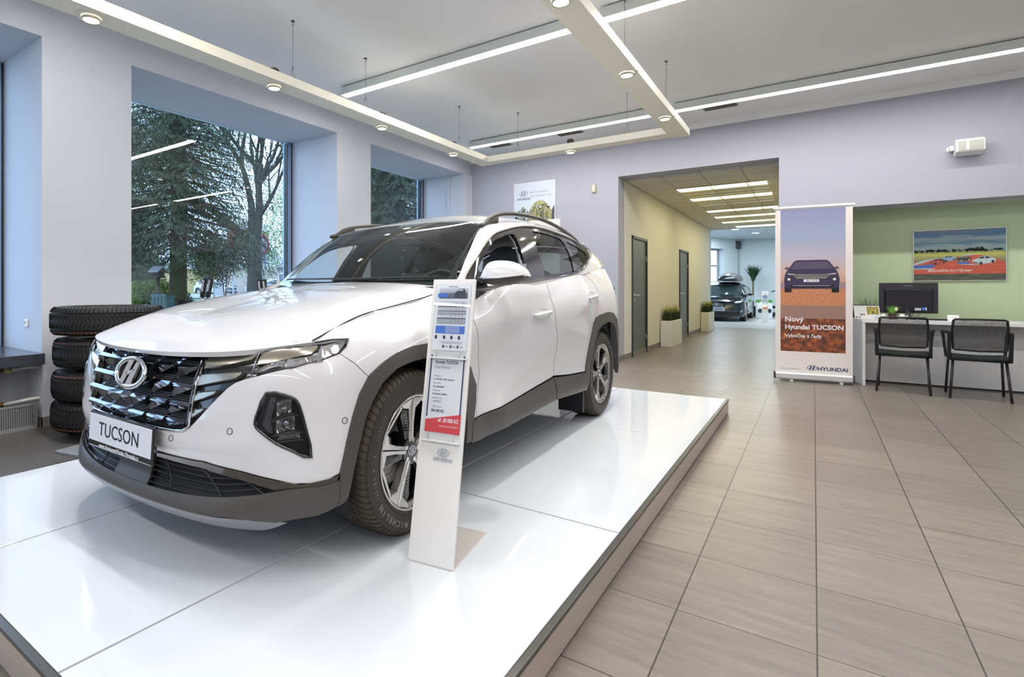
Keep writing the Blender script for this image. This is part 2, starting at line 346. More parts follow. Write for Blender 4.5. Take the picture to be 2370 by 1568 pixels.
# corridor luminaires
M_tube=mat('warm_tube_cover',(1,.90,.58),.3,emit=5)
M_louv=mat('mirror_louvre',(.86,.80,.52),.35,metal=.35)
for i,(y0,rows,lb) in enumerate([(10.80,4,'front yellow lit louvre panel in the corridor ceiling'),(14.2,5,'rear yellow lit louvre panel in the corridor ceiling')]):
    y1=y0+rows*.66
    t=empty('louvre_lamp',(-1.35,y0,3.06),0,lb,'ceiling lamp','corridor ceiling lamps')
    MB().box(-.70,.70,.005,y1-y0-.005,-.003,0).build('mirror_backing',M_louv,t)
    for r in range(rows):
        for c in range(3):
            x0=-.70+c*.565;x1=min(x0+.553,.70)
            if r%2==0: MB().box(x0,x1,r*.66+.02,r*.66+.40,-.008,-.003).build('tube_cover',M_tube,t)
    b=MB()
    for r in range(rows*2): b.box(-.70,.70,r*.33-.006,r*.33+.006,-.014,-.003)
    for c in (1,2): b.box(-.70+c*.565-.018,-.70+c*.565-.004,0,y1-y0,-.018,-.003)
    b.build('louvre_bars',mat('louvre_frame',(.55,.50,.30),.4),t)
    arealight('corridor_light',(-1.35,(y0+y1)/2,3.03),1.3,y1-y0,26,(1,.89,.52))
t=empty('ceiling_lamp',(-1.35,18.5,3.06),0,'distant white strip in the corridor ceiling beside the roll up banner','ceiling lamp')
MB().box(-.5,.9,-.18,.18,-.01,0).build('diffuser',mat('warm_white_panel',(1,.97,.85),.3,emit=6),t)
for x,y in ((-2.4,23.5),(-1.9,25.5)):
    t=empty('downlight',(x,y,3.46),0,'small round downlight in the far room ceiling','downlight','far room downlights')
    MB().lathe([(0,-.004),(.09,-.006),(.12,-.004),(.13,0)],20).build('lens',mat('cool_lens',(.9,.97,1),.3,emit=5),t)
for xx_ in (-4.4,-2.9,-1.4,.4): arealight('far_room_light',(xx_,24,3.44),.12,5,150,(.84,.94,1))
for a,b in op: arealight('sky_portal',(GX-.3,(a+b)/2,2.05),b-a,2.8,0,rot=(0,R(-90),0),portal=True)
# daylight
wd=bpy.data.worlds.new('overcast_sky');scene.world=wd;wd.use_nodes=True
bg=wd.node_tree.nodes['Background'];bg.inputs[0].default_value=(.47,.67,1.0,1);bg.inputs[1].default_value=7
# camera
cd=bpy.data.cameras.new('camera');cam=bpy.data.objects.new('camera',cd);COL.objects.link(cam);scene.camera=cam
cam.location=(0,0,1.22);cam.rotation_euler=(R(90),0,.6328)
cd.sensor_fit='HORIZONTAL';cd.sensor_width=36;cd.lens=1245.6/2370*36;cd.shift_x=(1185-970)/2370;cd.shift_y=(668.5-784)/2370;cd.clip_start=.05;cd.clip_end=400
scene.view_settings.view_transform='Standard';scene.view_settings.look='None';scene.view_settings.gamma=1;scene.view_settings.exposure=-.4;scene.view_settings.use_curve_mapping=False
def cr(p0,p1,p2,p3,t):
    return tuple(0.5*((2*b)+(-a+c)*t+(2*a-5*b+4*c-d)*t*t+(-a+3*b-3*c+d)*t**3) for a,b,c,d in zip(p0,p1,p2,p3))
def crs(P,x):
    n=len(P);i=min(max(int(math.floor(x)),0),n-2);t=x-i
    return cr(P[max(i-1,0)],P[i],P[i+1],P[min(i+2,n-1)],t)
def interp(T,x):
    # T: sorted list (x, v...) piecewise linear w/ smooth catmull on values
    if x<=T[0][0]: return T[0][1:]
    if x>=T[-1][0]: return T[-1][1:]
    for i in range(len(T)-1):
        if T[i][0]<=x<=T[i+1][0]:
            t=(x-T[i][0])/(T[i+1][0]-T[i][0])
            a=T[max(i-1,0)];b=T[i];c=T[i+1];d=T[min(i+2,len(T)-1)]
            h=c[0]-b[0]
            def hm(k):
                m0=((c[k]-a[k])/(c[0]-a[0])) if c[0]!=a[0] else 0
                m1=((d[k]-b[k])/(d[0]-b[0])) if d[0]!=b[0] else 0
                return (2*t**3-3*t*t+1)*b[k]+(t**3-2*t*t+t)*h*m0+(-2*t**3+3*t*t)*c[k]+(t**3-t*t)*h*m1
            return tuple(hm(k) for k in range(1,len(b)))
PLAN=[(-.80,0),(-.792,.25),(-.755,.5),(-.69,.68),(-.605,.80),(-.49,.875),(-.34,.912),(-.1,.925),(.3,.93),(.6,.925),(1.0,.92),(1.5,.92),(2.0,.92),(2.3,.925),(2.7,.93),(3.0,.922),(3.25,.903),(3.45,.835),(3.57,.67),(3.60,.35),(3.61,0)]
def prof(i):
    C=[(.155,.13),(.18,.05),(.225,.0),(.27,.004),(.33,.035),(.40,.03),(.47,.008),(.53,.014),(.62,.028),(.71,.048),(.79,.078),(.84,.125)]
    K=[(.155,.12),(.19,.04),(.25,.01),(.31,.0),(.38,.0),(.45,.0),(.53,.004),(.61,.01),(.69,.015),(.77,.03),(.84,.07),(.875,.14)]
    F=[(.18,.08),(.23,.02),(.30,.0),(.38,.0),(.46,.0),(.55,.0),(.64,.0),(.72,.0),(.80,.012),(.87,.045),(.925,.11),(.965,.22)]
    F2=[(.18,.08),(.23,.02),(.30,.0),(.38,.0),(.46,.0),(.55,.0),(.65,.0),(.74,.0),(.83,.008),(.91,.035),(.97,.10),(1.012,.22)]
    A=[(.19,.09),(.24,.02),(.31,.0),(.39,.0),(.48,.012),(.58,.02),(.69,.018),(.79,.005),(.87,.003),(.94,.025),(1.01,.085),(1.075,.215)]
    D=[(.20,.10),(.25,.03),(.31,.0),(.38,.01),(.48,.035),(.60,.035),(.72,.02),(.83,.005),(.92,.0),(1.0,.012),(1.08,.035),(1.14,.075)]
    E=[(.20,.10),(.25,.03),(.31,.0),(.38,.01),(.48,.03),(.60,.03),(.72,.015),(.84,.005),(.94,.0),(1.03,.012),(1.13,.045),(1.22,.09)]
    R=[(.22,.08),(.27,.02),(.33,.0),(.42,.0),(.52,.0),(.62,.0),(.73,.0),(.84,.0),(.95,.005),(1.06,.03),(1.17,.075),(1.26,.12)]
    Q=[(.24,.12),(.29,.04),(.36,.0),(.45,.0),(.55,.0),(.65,.0),(.76,.02),(.86,.03),(.96,.045),(1.06,.09),(1.16,.17),(1.23,.26)]
    M={0:C,1:C,2:C,3:None,4:K,5:K,6:None,7:F,8:F2,9:A,10:D,11:D,12:E,13:None,14:R,15:R,16:R,17:Q,18:Q,19:Q,20:Q}
    if M[i]: return M[i]
    a={3:(C,K),6:(K,F),13:(E,R)}[i]
    return [tuple((p+q)/2 for p,q in zip(x,y)) for x,y in zip(*a)]
def build_net():
    N=len(PLAN);net=[]
    for i,(s,w) in enumerate(PLAN):
        a=PLAN[i-1] if i>0 else (PLAN[1][0],-PLAN[1][1]); b=PLAN[i+1] if i<N-1 else (PLAN[N-2][0],-PLAN[N-2][1])
        tx,ty=b[0]-a[0],b[1]-a[1];l=math.hypot(tx,ty);nx,ny=ty/l,-tx/l   # inward normal: (+s at the front)
        net.append([(s+nx*d,w+ny*d,z) for z,d in prof(i)])
    return net
NET=build_net()
def crease(p,u):
    # diagonal pressed ridge across the doors
    if u<8.6 or u>13.6: return p
    s,w,z=p
    ax,az,bx,bz=.78,.43,2.30,.99
    L=math.hypot(bx-ax,bz-az);dx,dz=(bx-ax)/L,(bz-az)/L
    d=(s-ax)*dz-(z-az)*dx;k=(s-ax)*dx+(z-az)*dz
    e=max(0,min(1,(u-8.6)/.5))*max(0,min(1,(13.6-u)/.6))*max(0,1-max(0,-k)/.2)*max(0,1-max(0,k-L)/.15)
    h=max(0,1-abs(d)/.26) if d<0 else max(0,1-d/.5)
    return (s,w+.032*h*e,z)
def body(u,t):
    if u<0:
        p=body(-u,t);return (p[0],-p[1],p[2])
    return crease(body0(u,t),u)
def body0(u,t):
    n=len(NET);i=min(max(int(math.floor(u)),0),n-2);f=u-i
    def st(k):
        if k<0: p=crs(NET[-k],t);return (p[0],-p[1],p[2])
        if k>=n: p=crs(NET[2*n-2-k],t);return (p[0],-p[1],p[2])
        return crs(NET[k],t)
    return cr(st(i-1),st(i),st(i+1),st(i+2),f)

BELT=[(.30,.76,1.02),(.55,.815,1.06),(.8,.855,1.085),(1.1,.872,1.105),(1.6,.865,1.14),(2.1,.855,1.185),(2.6,.84,1.235),(3.0,.81,1.28),(3.35,.74,1.30)]
TOPL=[(.30,.73,1.02),(.62,.725,1.10),(.80,.70,1.245),(1.0,.665,1.415),(1.12,.648,1.485),(1.3,.638,1.522),(1.7,.63,1.562),(2.2,.62,1.58),(2.7,.61,1.56),(3.1,.59,1.495),(3.35,.57,1.42)]
RC=[(1.12,1.535),(1.25,1.562),(1.6,1.642),(2.0,1.672),(2.5,1.665),(3.0,1.60),(3.35,1.53)]
def gh(s,t):
    b=interp(BELT,s);c=interp(TOPL,s);f=.035*4*t*(1-t)
    return (s,b[0]+(c[0]-b[0])*t+f,b[1]+(c[1]-b[1])*t+f*.3)
def roof(s,x):
    c=interp(TOPL,s);m=interp(RC,s)[0]
    k=(1-abs(x)**2.4)
    # front edge of the roof is bowed
    return (s,x*c[0],c[1]+(m-c[1])*k)
WSB=[(0,.515,1.108),(.3,.53,1.104),(.55,.575,1.112),(.725,.625,1.118)]
WST=[(0,1.235,1.549),(.3,1.215,1.543),(.5,1.18,1.525),(.648,1.115,1.482)]
def wind(x,t):
    sg=1 if x>=0 else -1;a=abs(x)
    b=interp(WSB,a*.725);c=interp(WST,a*.648)
    w=(.725+(.648-.725)*t)*x
    f=4*t*(1-t)*.045*(1-.5*a*a)
    return (b[0]+(c[0]-b[0])*t-f*.6,w,b[1]+(c[1]-b[1])*t+f*.8)
HSL=[(-.456,.753,.868),(-.33,.742,.905),(-.13,.722,.956),(.15,.708,.994),(.44,.70,1.036),(.60,.70,1.082)]
HLE=[(0,-.765,.822),(.25,-.752,.825),(.5,-.70,.836),(.65,-.61,.85),(.753,-.456,.868)]
HRE=[(0,.53,1.117),(.3,.54,1.112),(.55,.57,1.10),(.70,.60,1.082)]
def hood(x,t):
    a=abs(x)
    l=interp(HLE,a*.753);r=interp(HRE,a*.70)
    e=crs(HSL,t*(len(HSL)-1))
    # coons: sides
    L0=(l[0],a*.753,l[1]);R0=(r[0],a*.70,r[1])
    def lp(p,q,k): return tuple(i+(j-i)*k for i,j in zip(p,q))
    tt=(e[0]-HSL[0][0])/(HSL[-1][0]-HSL[0][0])
    lr=lp(L0,R0,tt)
    cl=lp((HLE[0][1],0,HLE[0][2]),(HRE[0][1],0,HRE[0][2]),tt)
    # centre profile
    cz=interp(HC,cl[0])[0]
    c=(cl[0],0,cz)
    el=lp(c,e,a)
    cor=lp(lp((HLE[0][1],0,HLE[0][2]),(HSL[0][0],HSL[0][1],HSL[0][2]),a),lp((HRE[0][1],0,HRE[0][2]),HSL[-1],a),tt)
    p=[lr[i]+el[i]-cor[i] for i in range(3)]
    p[2]+=HCR*(a*a*(1-a*a))*4*tt*(1-tt)+HS2*a*(1-a)*math.sin(math.pi*tt)
    if x<0:p[1]=-p[1]
    return tuple(p)
HC=[(-.765,.822),(-.70,.862),(-.60,.905),(-.45,.955),(-.2,1.008),(.1,1.062),(.35,1.098),(.53,1.117)]
HCR=.03;HS2=.10
# ================================================================ THE WHITE CAR
M_paint=mat('pearl_white_paint',(.67,.67,.69),.28,coat=1.0,spec=.5)
M_clad=mat('dark_grey_cladding',(.068,.062,.058),.42,spec=.45)
M_gloss=mat('gloss_black',(.008,.008,.01),.06,coat=1.0)
M_dchrome=mat('dark_chrome',(.22,.225,.25),.10,metal=1.0)
M_chrome=mat('bright_chrome',(.72,.73,.75),.07,metal=1.0)
M_void=mat('recess_black',(.006,.006,.007),.6)
M_skid=mat('silver_skid_plate',(.26,.26,.275),.4,metal=.4)
M_tint=glassmat('tinted_car_glass',(.30,.33,.32),1.0)
M_wsglass=glassmat('windscreen_glass',(.80,.88,.86),1.0)
M_lampglass=glassmat('lamp_cover_glass',(.55,.55,.56),1.0)
M_drl=mat('half_mirror_lamp',(.36,.33,.27),.22,metal=.75,coat=.6)
M_crystal=mat('crystal_reflector',(.62,.62,.64),.10,metal=.9)
M_seat=mat('seat_cloth',(.14,.14,.145),.75,bump=.3,bscale=300)
M_inner=mat('cabin_dark',(.045,.045,.048),.7)
car=empty('car',(-2.335,1.89,.1435),R(.8),'white sport utility vehicle on the white glass platform','car')
def L3(p): return Vector((p[1],p[0],p[2]))
def nrm(fn,u,t,e=.02):
    a=L3(fn(u+e,t))-L3(fn(u-e,t));b=L3(fn(u,t+e))-L3(fn(u,t-e));n=a.cross(b)
    return n.normalized() if n.length>1e-12 else Vector((0,0,1))
def orient(n,p): # outwards from the car's spine
    c=Vector((0,min(max(p.y,-.2),3.0),.75 if p.z<1.2 else 1.1));return n if n.dot(p-c)>0 else -n
def mk(name,pts3,nor,tris,rim,mats,parent,thick,mirror=False):
    vs=[];s=-1 if mirror else 1
    for p in pts3: vs.append(Vector((p.x*s,p.y,p.z)))
    ns=[Vector((n.x*s,n.y,n.z)) for n in nor]
    fs=[tuple(t) for t in tris];nvs=list(ns);n0=len(vs)
    if thick:
        for loop in rim:
            k=len(vs);m=len(loop)
            for i in loop: vs.append(vs[i].copy());
            for i in loop: vs.append(vs[i]-ns[i]*thick)
            # side normals
            for q in range(2):
                for j in range(m):
                    a=vs[loop[j-1]];b=vs[loop[(j+1)%m]];d=(b-a);nn=d.cross(ns[loop[j]]);nvs.append(nn.normalized() if nn.length>1e-9 else ns[loop[j]])
            for j in range(m):
                j2=(j+1)%m;fs.append((k+j,k+j2,k+m+j2,k+m+j))
    me=bpy.data.meshes.new(name);me.from_pydata([tuple(v) for v in vs],[],fs)
    # consistent winding with the wanted normals
    flip=[]
    me.update()
    for p in me.polygons:
        a=sum((nvs[i] for i in p.vertices),Vector())
        if p.normal.dot(a)<0: flip.append(p.index)
    if flip:
        F=[tuple(reversed(p.vertices)) if p.index in set(flip) else tuple(p.vertices) for p in me.polygons] if len(flip)<0 else None
        fl=set(flip);F=[tuple(reversed(f)) if i in fl else f for i,f in enumerate(fs)]
        me=bpy.data.meshes.new(name);me.from_pydata([tuple(v) for v in vs],[],F);me.update()
    for p in me.polygons:p.use_smooth=True
    me.normals_split_custom_set_from_vertices([tuple(v) for v in nvs])
    return link(name,me,mats,parent)
def inside(x,y,P):
    c=False;j=len(P)-1
    for i in range(len(P)):
        if (P[i][1]>y)!=(P[j][1]>y) and x<(P[j][0]-P[i][0])*(y-P[i][1])/(P[j][1]-P[i][1])+P[i][0]: c=not c
        j=i
    return c
def smoothpoly(P,k=3):
    n=len(P);return [cr(P[i-1],P[i],P[(i+1)%n],P[(i+2)%n],j/k) for i in range(n) for j in range(k)]
def panel(name,fn,poly,mats,parent,off=0,thick=.012,holes=(),gap=.0018,mirror=0,step=.035,su=.3,st=.09,smooth=False):
    if smooth: poly=smoothpoly(poly)
    def dens(P):
        out=[]
        for i in range(len(P)):
            a=P[i];b=P[(i+1)%len(P)];d=(L3(fn(*a))-L3(fn(*b))).length;k=max(1,int(d/.03))
            for j in range(k): out.append((a[0]+(b[0]-a[0])*j/k,a[1]+(b[1]-a[1])*j/k))
        return out
    def shrink(P,g):
        if not g: return P
        Q=[(a*su,b*st) for a,b in P];A=sum(Q[i-1][0]*Q[i][1]-Q[i][0]*Q[i-1][1] for i in range(len(Q)))
        sg=1 if A>0 else -1;out=[]
        for i in range(len(Q)):
            a=Q[i-1];b=Q[(i+1)%len(Q)];dx,dy=b[0]-a[0],b[1]-a[1];l=math.hypot(dx,dy) or 1
            out.append(((Q[i][0]-dy/l*g*sg)/su,(Q[i][1]+dx/l*g*sg)/st))
        return out
    loops=[shrink(dens(poly),gap)]+[shrink(dens(h),-gap) for h in holes]
    pts=[];edges=[];lp=[]
    for P in loops:
        k=len(pts);pts+=[Vector((a*su,b*st)) for a,b in P];edges+=[(k+i,k+(i+1)%len(P)) for i in range(len(P))];lp.append(list(range(k,k+len(P))))
    x0=min(p.x for p in pts);x1=max(p.x for p in pts);y0=min(p.y for p in pts);y1=max(p.y for p in pts)
    S=[[(p.x,p.y) for p in pts[l[0]:l[-1]+1]] for l in lp]
    nx=int((x1-x0)/step)+1;ny=int((y1-y0)/(step*.8))+1
    for i in range(1,nx):
        for j in range(1,ny):
            x=x0+(x1-x0)*i/nx;y=y0+(y1-y0)*j/ny
            if inside(x,y,S[0]) and not any(inside(x,y,h) for h in S[1:]): pts.append(Vector((x,y)))
    r=delaunay_2d_cdt(pts,edges,[],0,1e-7)
    V=r[0];T=[]
    for f in r[2]:
        cx=sum(V[i].x for i in f)/3;cy=sum(V[i].y for i in f)/3
        if inside(cx,cy,S[0]) and not any(inside(cx,cy,h) for h in S[1:]): T.append(f)
    orig={}
    for i,o in enumerate(r[3]):
        for q in o: orig[q]=i
    P3=[];N=[]
    for v in V:
        u,t=v.x/su,v.y/st;p=L3(fn(u,t));n=orient(nrm(fn,u,t),p);N.append(n);P3.append(p+n*off)
    rim=[[orig[i] for i in l if i in orig] for l in lp]
    o=[mk(name,P3,N,T,rim,mats,parent,thick)]
    if mirror: o.append(mk(name,P3,N,T,rim,mats,parent,thick,True))
    return o
def mir(P): return P+[(-a,b) for a,b in reversed(P)]
def onb(fn,u,t,off=0):
    p=L3(fn(u,t));n=orient(nrm(fn,u,t),p);return p+n*off,n
shutbf=[(6.182,7.66),(5.881,8.617),(5.527,9.489)]
arch_o1=[(5.298,3.868),(5.334,3.992),(5.523,5.235),(5.716,6.193),(5.923,7.066),(6.182,7.66)]
arch_o2=[(6.536,7.9),(6.913,8.08),(7.25,8.17),(7.6,8.1),(7.95,7.8),(8.27,7.05),(8.60,6.0)]
rear_o=[(8.844,4.95),(8.774,4.091),(8.634,3.124)]
lowB=[(0,5.33),(1.015,5.334),(1.891,5.352),(2.757,4.805),(3.732,4.071),(4.078,3.831),(4.5,3.80)]
lamp_low=[(5.963,9.868),(5.792,9.578),(5.527,9.489),(4.878,9.559),(4.054,9.185),(3.328,9.184),(2.763,9.121),(2.502,9.031),(2.331,8.853),(2.116,8.465),(1.967,8.159),(1.823,7.801),(1.592,7.23),(1.49,7.073),(1.296,6.979),(1.094,6.95),(0.4,6.947)]
fog=[(3.337,8.328),(3.842,8.03),(4.098,7.787),(4.226,7.46),(4.397,6.436),(4.543,5.131),(4.061,5.459),(3.631,5.922),(3.31,6.496),(3.098,6.986),(3.081,7.297),(3.136,7.635)]
fogN=[(-a,b) for a,b in fog]
half=lowB+arch_o1+shutbf[1:]+lamp_low[3:]
panel('front_bumper',body,mir(half),M_paint,car,holes=[fog,fogN])
# fender
ffd=[(8.785,3.208),(8.915,4.473),(9.003,5.513),(8.879,7.206),(8.798,8.703),(8.9,10.0),(9.1,11.0)]
fender=[(6.182,7.66)]+arch_o2+rear_o+ffd+[(8.5,11),(8,11),(7,11),(6,11),(5.3,10.98),(4.83,10.78),(5.2,10.5),(5.551,10.255),(5.95,9.935),(5.99,9.868),(5.80,9.55),(5.527,9.489),(5.881,8.617)]
panel('front_fender',body,fender,M_paint,car,mirror=1)
shutf=[(11.20,10.55),(11.187,8.99),(11.237,6.86),(11.337,5.479),(11.311,3.926)]
door1=[(8.785,3.208),(8.915,4.473),(9.003,5.513),(8.879,7.206),(8.798,8.703),(8.9,10.0),(9.1,11.0),(9.5,10.8),(10,10.62),(10.6,10.55)]+shutf+[(11.209,3.853),(10.101,3.497),(8.816,3.184)]
D1=panel('front_door',body,door1,M_paint,car,mirror=1)
rdr=[(13.15,10.62),(13.5,10.2),(13.8,9.6),(13.86,8.9),(13.72,8.1),(13.52,6.95)]
rarch=[(13.373,6.533),(13.216,5.537),(13.067,4.177),(12.93,3.29)]
door2=[(11.20,10.55),(12,10.5),(12.7,10.4)]+rdr+rarch+[(11.825,3.673),(11.311,3.926),(11.337,5.479),(11.237,6.86),(11.187,8.99)]
D2=panel('rear_door',body,door2,M_paint,car,mirror=1)
rend=[(13.8,7.15),(14.2,7.25),(14.6,7.28),(15.1,7.15),(15.6,6.6),(15.9,5.6),(16.05,4.2),(16.1,2.9),(16.2,1.2),(17.5,1.0),(20,1.0),(20,11),(18,11),(16,11),(15,11),(14,11),(13.15,10.62)]
panel('quarter_panel',body,rend[:]+[(13.5,10.2),(13.8,9.6),(13.86,8.9),(13.72,8.1),(13.52,6.95)],M_paint,car,mirror=1)
# claddings
ai=[(5.477,2.183),(5.57,2.442),(5.7,3.578),(5.862,4.734),(6.027,5.733),(6.244,6.438),(6.5,7.0),(6.84,7.33),(7.193,7.42),(7.5,7.4),(7.85,7.0),(8.1,6.3),(8.30,5.3),(8.38,4.3),(8.40,3.2),(8.35,2.0)]
AO=[(5.3,2.1),(5.32,3.95)]+arch_o1[1:]+arch_o2+rear_o+[(8.60,2.6),(8.55,1.9)]
panel('wheel_arch_trim',body,AO+list(reversed(ai)),M_clad,car,off=.010,thick=.03,mirror=1,gap=0)
panel('side_skirt',body,[(8.56,1.8),(8.60,3.05),(8.816,3.14),(10.101,3.45),(11.25,3.80),(11.27,2.9),(11.23,2.1),(10.1,1.9),(8.861,1.65)],M_clad,car,off=.012,thick=.03,mirror=1)
panel('side_skirt',body,[(11.29,2.9),(11.26,3.85),(11.825,3.62),(12.93,3.23),(13.05,2.2),(13.0,1.4),(12.1,1.7),(11.25,2.1)],M_clad,car,off=.012,thick=.03,mirror=1)
# crease line along the skirt
ri=[(12.996,1.5),(13.1,2.6),(13.303,4.033),(13.506,5.437),(13.643,6.0),(13.893,6.36),(14.473,6.529),(15.0,6.4),(15.4,5.8),(15.65,4.6),(15.75,3.2),(15.8,1.5)]
ro=[(12.91,1.35),(12.93,3.29),(13.067,4.177),(13.216,5.537),(13.373,6.533),(13.59,6.96),(14.0,7.2),(14.6,7.28),(15.1,7.15),(15.6,6.6),(15.9,5.6),(16.05,4.2),(16.1,2.9),(16.1,1.3)]
panel('wheel_arch_trim',body,ro+list(reversed(ri)),M_clad,car,off=.010,thick=.03,mirror=1,gap=0)
# lower front
trimA=[(0,5.33),(1.015,5.32),(1.891,5.33),(2.757,4.78),(3.732,4.05),(4.26,3.77),(4.7,3.86),(5.29,3.86)];trimB=[(5.22,3.60),(4.416,3.64),(3.601,3.66),(2.745,4.38),(1.858,4.98),(0.979,5.06),(0,5.08)]
panel('bumper_strip',body,mir(trimA+trimB),mat('gloss_brown_black',(.045,.038,.035),.12,coat=1),car,off=.006,thick=.02,gap=0)
panel('lower_bumper',body,mir([(0,3.22),(1.109,3.263),(1.902,3.42),(2.768,3.50),(3.743,3.60),(4.416,3.62),(5.24,3.58),(5.33,3.5),(5.32,2.15),(4.741,1.9),(3.6,1.75),(2.5,2.3),(1.188,2.35),(0,2.3)]),M_clad,car,off=.008,thick=.03,gap=0)
panel('skid_plate',body,mir([(0,2.32),(1.188,2.34),(1.8,2.3),(2.5,2.15),(3.4,1.9),(3.9,1.6),(3.2,1.05),(2.2,.95),(1.2,1.0),(0,1.0)]),M_skid,car,off=.004,thick=.02,gap=0)
lg=panel('lower_grille',body,mir([(0,5.1),(0.979,5.07),(1.858,5.0),(2.745,4.4),(3.601,3.68),(4.3,3.62),(3.743,3.5),(2.768,3.45),(1.902,3.40),(1.1,3.2),(0,3.2)]),M_void,car,off=-.03,thick=0,gap=0)[0]
g=MB()
for k,(t0,um) in enumerate([(3.45,3.0),(3.75,3.2),(4.05,3.1),(4.35,2.75),(4.65,2.3),(4.9,1.95)]):
    g.tube([onb(body,-um+2*um*j/40,t0+.02*abs(-um+2*um*j/40),-.012)[0] for j in range(41)],.0028,6)
for u0,u1 in ((-2.6,-3.4),(-1.7,-2.3),(-1.0,-1.15),(.9,1.15),(1.7,2.3),(2.6,3.4)):
    ta=5.0 if abs(u0)<2 else 4.55
    g.tube([onb(body,u0+(u1-u0)*j/8,ta-(ta-3.35)*j/8,-.009)[0] for j in range(9)],.0035,6)
g.build('grille_slats',mat('slat_dark',(.03,.03,.033),.3),lg,smooth=True)
# radar cover behind the plate
panel('radar_cover',body,[(-.55,3.2),(.55,3.2),(.5,4.7),(-.5,4.7)],M_clad,car,off=-.006,thick=.01,gap=0)
# hood
hs=12
def hoodp():
    us=[-1+2*i/48 for i in range(49)];ts=[i/36 for i in range(37)]
    P=[];N=[]
    for u in us:
        for t in ts:
            p=L3(hood(u,t));n=nrm(hood,max(-.98,min(.98,u)),max(.02,min(.98,t)),.015)
            if n.z<0:n=-n
            P.append(p);N.append(n)
    m=len(ts);T=[(i*m+j,(i+1)*m+j,(i+1)*m+j+1,i*m+j+1) for i in range(len(us)-1) for j in range(m-1)]
    rim=[[i*m for i in range(len(us))]+[(len(us)-1)*m+j for j in range(1,m)]+[i*m+m-1 for i in range(len(us)-2,-1,-1)]+[j for j in range(m-2,0,-1)]]
    return mk('hood',P,N,T,rim,M_paint,car,.022)
hoodo=hoodp()
# edge strip under the hood
g=MB();g.tube([onb(body,-4.9+9.8*j/60,10.98-.0*j,-.015)[0] for j in range(61)],.010,6);g.build('hood_seal',M_gloss,car,smooth=True)
# windshield
def surf_grid(name,fn,us,ts,mats,parent,thick,up=True,off=0):
    P=[];N=[]
    for u in us:
        for t in ts:
            p=L3(fn(u,t));n=nrm(fn,u,t,.01);n=orient(n,p);P.append(p+n*off);N.append(n)
    m=len(ts);T=[(i*m+j,(i+1)*m+j,(i+1)*m+j+1,i*m+j+1) for i in range(len(us)-1) for j in range(m-1)]
    rim=[[i*m for i in range(len(us))]+[(len(us)-1)*m+j for j in range(1,m)]+[i*m+m-1 for i in range(len(us)-2,-1,-1)]+[j for j in range(m-2,0,-1)]]
    return mk(name,P,N,T,rim,mats,parent,thick)
lin=lambda a,b,n:[a+(b-a)*i/n for i in range(n+1)]
surf_grid('windshield',wind,lin(-1,1,30),lin(-.03,1,20),M_wsglass,car,0)
fr_=panel('windshield_border',wind,[(-1,-.03),(1,-.03),(1,1),(-1,1)],M_gloss,car,off=-.004,thick=0,holes=[[(-.95,.06),(-.5,.035),(0,.03),(.5,.035),(.95,.06),(.97,.5),(.96,.985),(.5,.99),(.16,.99),(.10,.87),(-.10,.87),(-.16,.99),(-.5,.99),(-.96,.985),(-.97,.5)]],gap=0,su=.7,st=.8)
def roofv(v,x):
    s0=interp(WST,abs(x)*.648)[0]+.004
    return roof(s0+(3.34-s0)*v,x)
surf_grid('roof',roofv,lin(0,1,44),lin(-1,1,30),M_paint,car,.012)
panel('sunroof_glass',roof,[(1.32,-.62),(1.32,.62),(2.55,.62),(2.55,-.62)],M_gloss,car,off=.002,thick=.004,su=1,st=.6,gap=0) if 0 else None
# rear screen and tailgate top
def rear(x,t):
    return (3.34+.30*t,x*(.57+.20*t),(1.53-.11*abs(x)**2.4)*(1-t)+1.10*t-.02)
panel('tailgate',rear,[(-1,0),(1,0),(1,1),(-1,1)],M_gloss,car,holes=[[(-.84,.12),(.84,.12),(.80,.86),(-.80,.86)]],gap=0,su=.7,st=.5)
panel('rear_window',rear,[(-.84,.12),(.84,.12),(.80,.86),(-.80,.86)],glassmat('rear_window_glass',(.62,.72,.70),1.0),car,off=-.004,thick=0,gap=-.004,su=.7,st=.5)
MB().box(-.5,.5,3.30,3.52,1.515,1.535).build('rear_spoiler',M_paint,car,bevel=.008)
# greenhouse sides
dlo=[(.64,.70),(.707,.80),(.874,.80),(1.047,.79),(1.309,.835),(1.556,.89),(1.853,.92),(2.102,.90),(2.408,.84),(2.69,.755),(2.95,.62),(2.93,.48),(2.82,.32),(2.624,.14),(2.45,.035),(2.209,-.01),(1.9,-.005),(1.581,.0),(1.201,.0),(.9,.0),(.6,.02),(.52,.2)]
side=[(.50,.02),(.56,.6),(.63,.97),(.80,1),(1.0,1),(1.12,1),(1.3,1),(1.7,1),(2.2,1),(2.7,1),(3.1,1),(3.34,1),(3.34,-.06),(3.0,-.06),(2.5,-.06),(2.0,-.06),(1.5,-.06),(1.0,-.06),(.6,-.06),(.52,-.05)]
panel('side_frame',gh,side,M_paint,car,holes=[dlo],su=1,st=.45,gap=0,mirror=1,thick=.03)
fopen=[(.79,.60),(.81,.663),(.935,.700),(1.134,.725),(1.30,.765),(1.40,.775),(1.44,.76),(1.415,.636),(1.37,.411),(1.29,.035),(1.0,.03),(.80,.03)]
rgl=[(1.803,.835),(2.06,.80),(2.301,.729),(2.310,.591),(2.236,.03),(1.62,.035),(1.659,.47)]
qgl=[(2.416,.694),(2.60,.585),(2.73,.45),(2.742,.283),(2.60,.17),(2.472,.10),(2.30,.03)]
def ins(P,g,su=1,st=.45): return P
tr=panel('window_frame',gh,dlo,M_gloss,car,off=-.006,thick=.02,holes=[fopen,rgl,qgl],su=1,st=.45,gap=0,mirror=1)
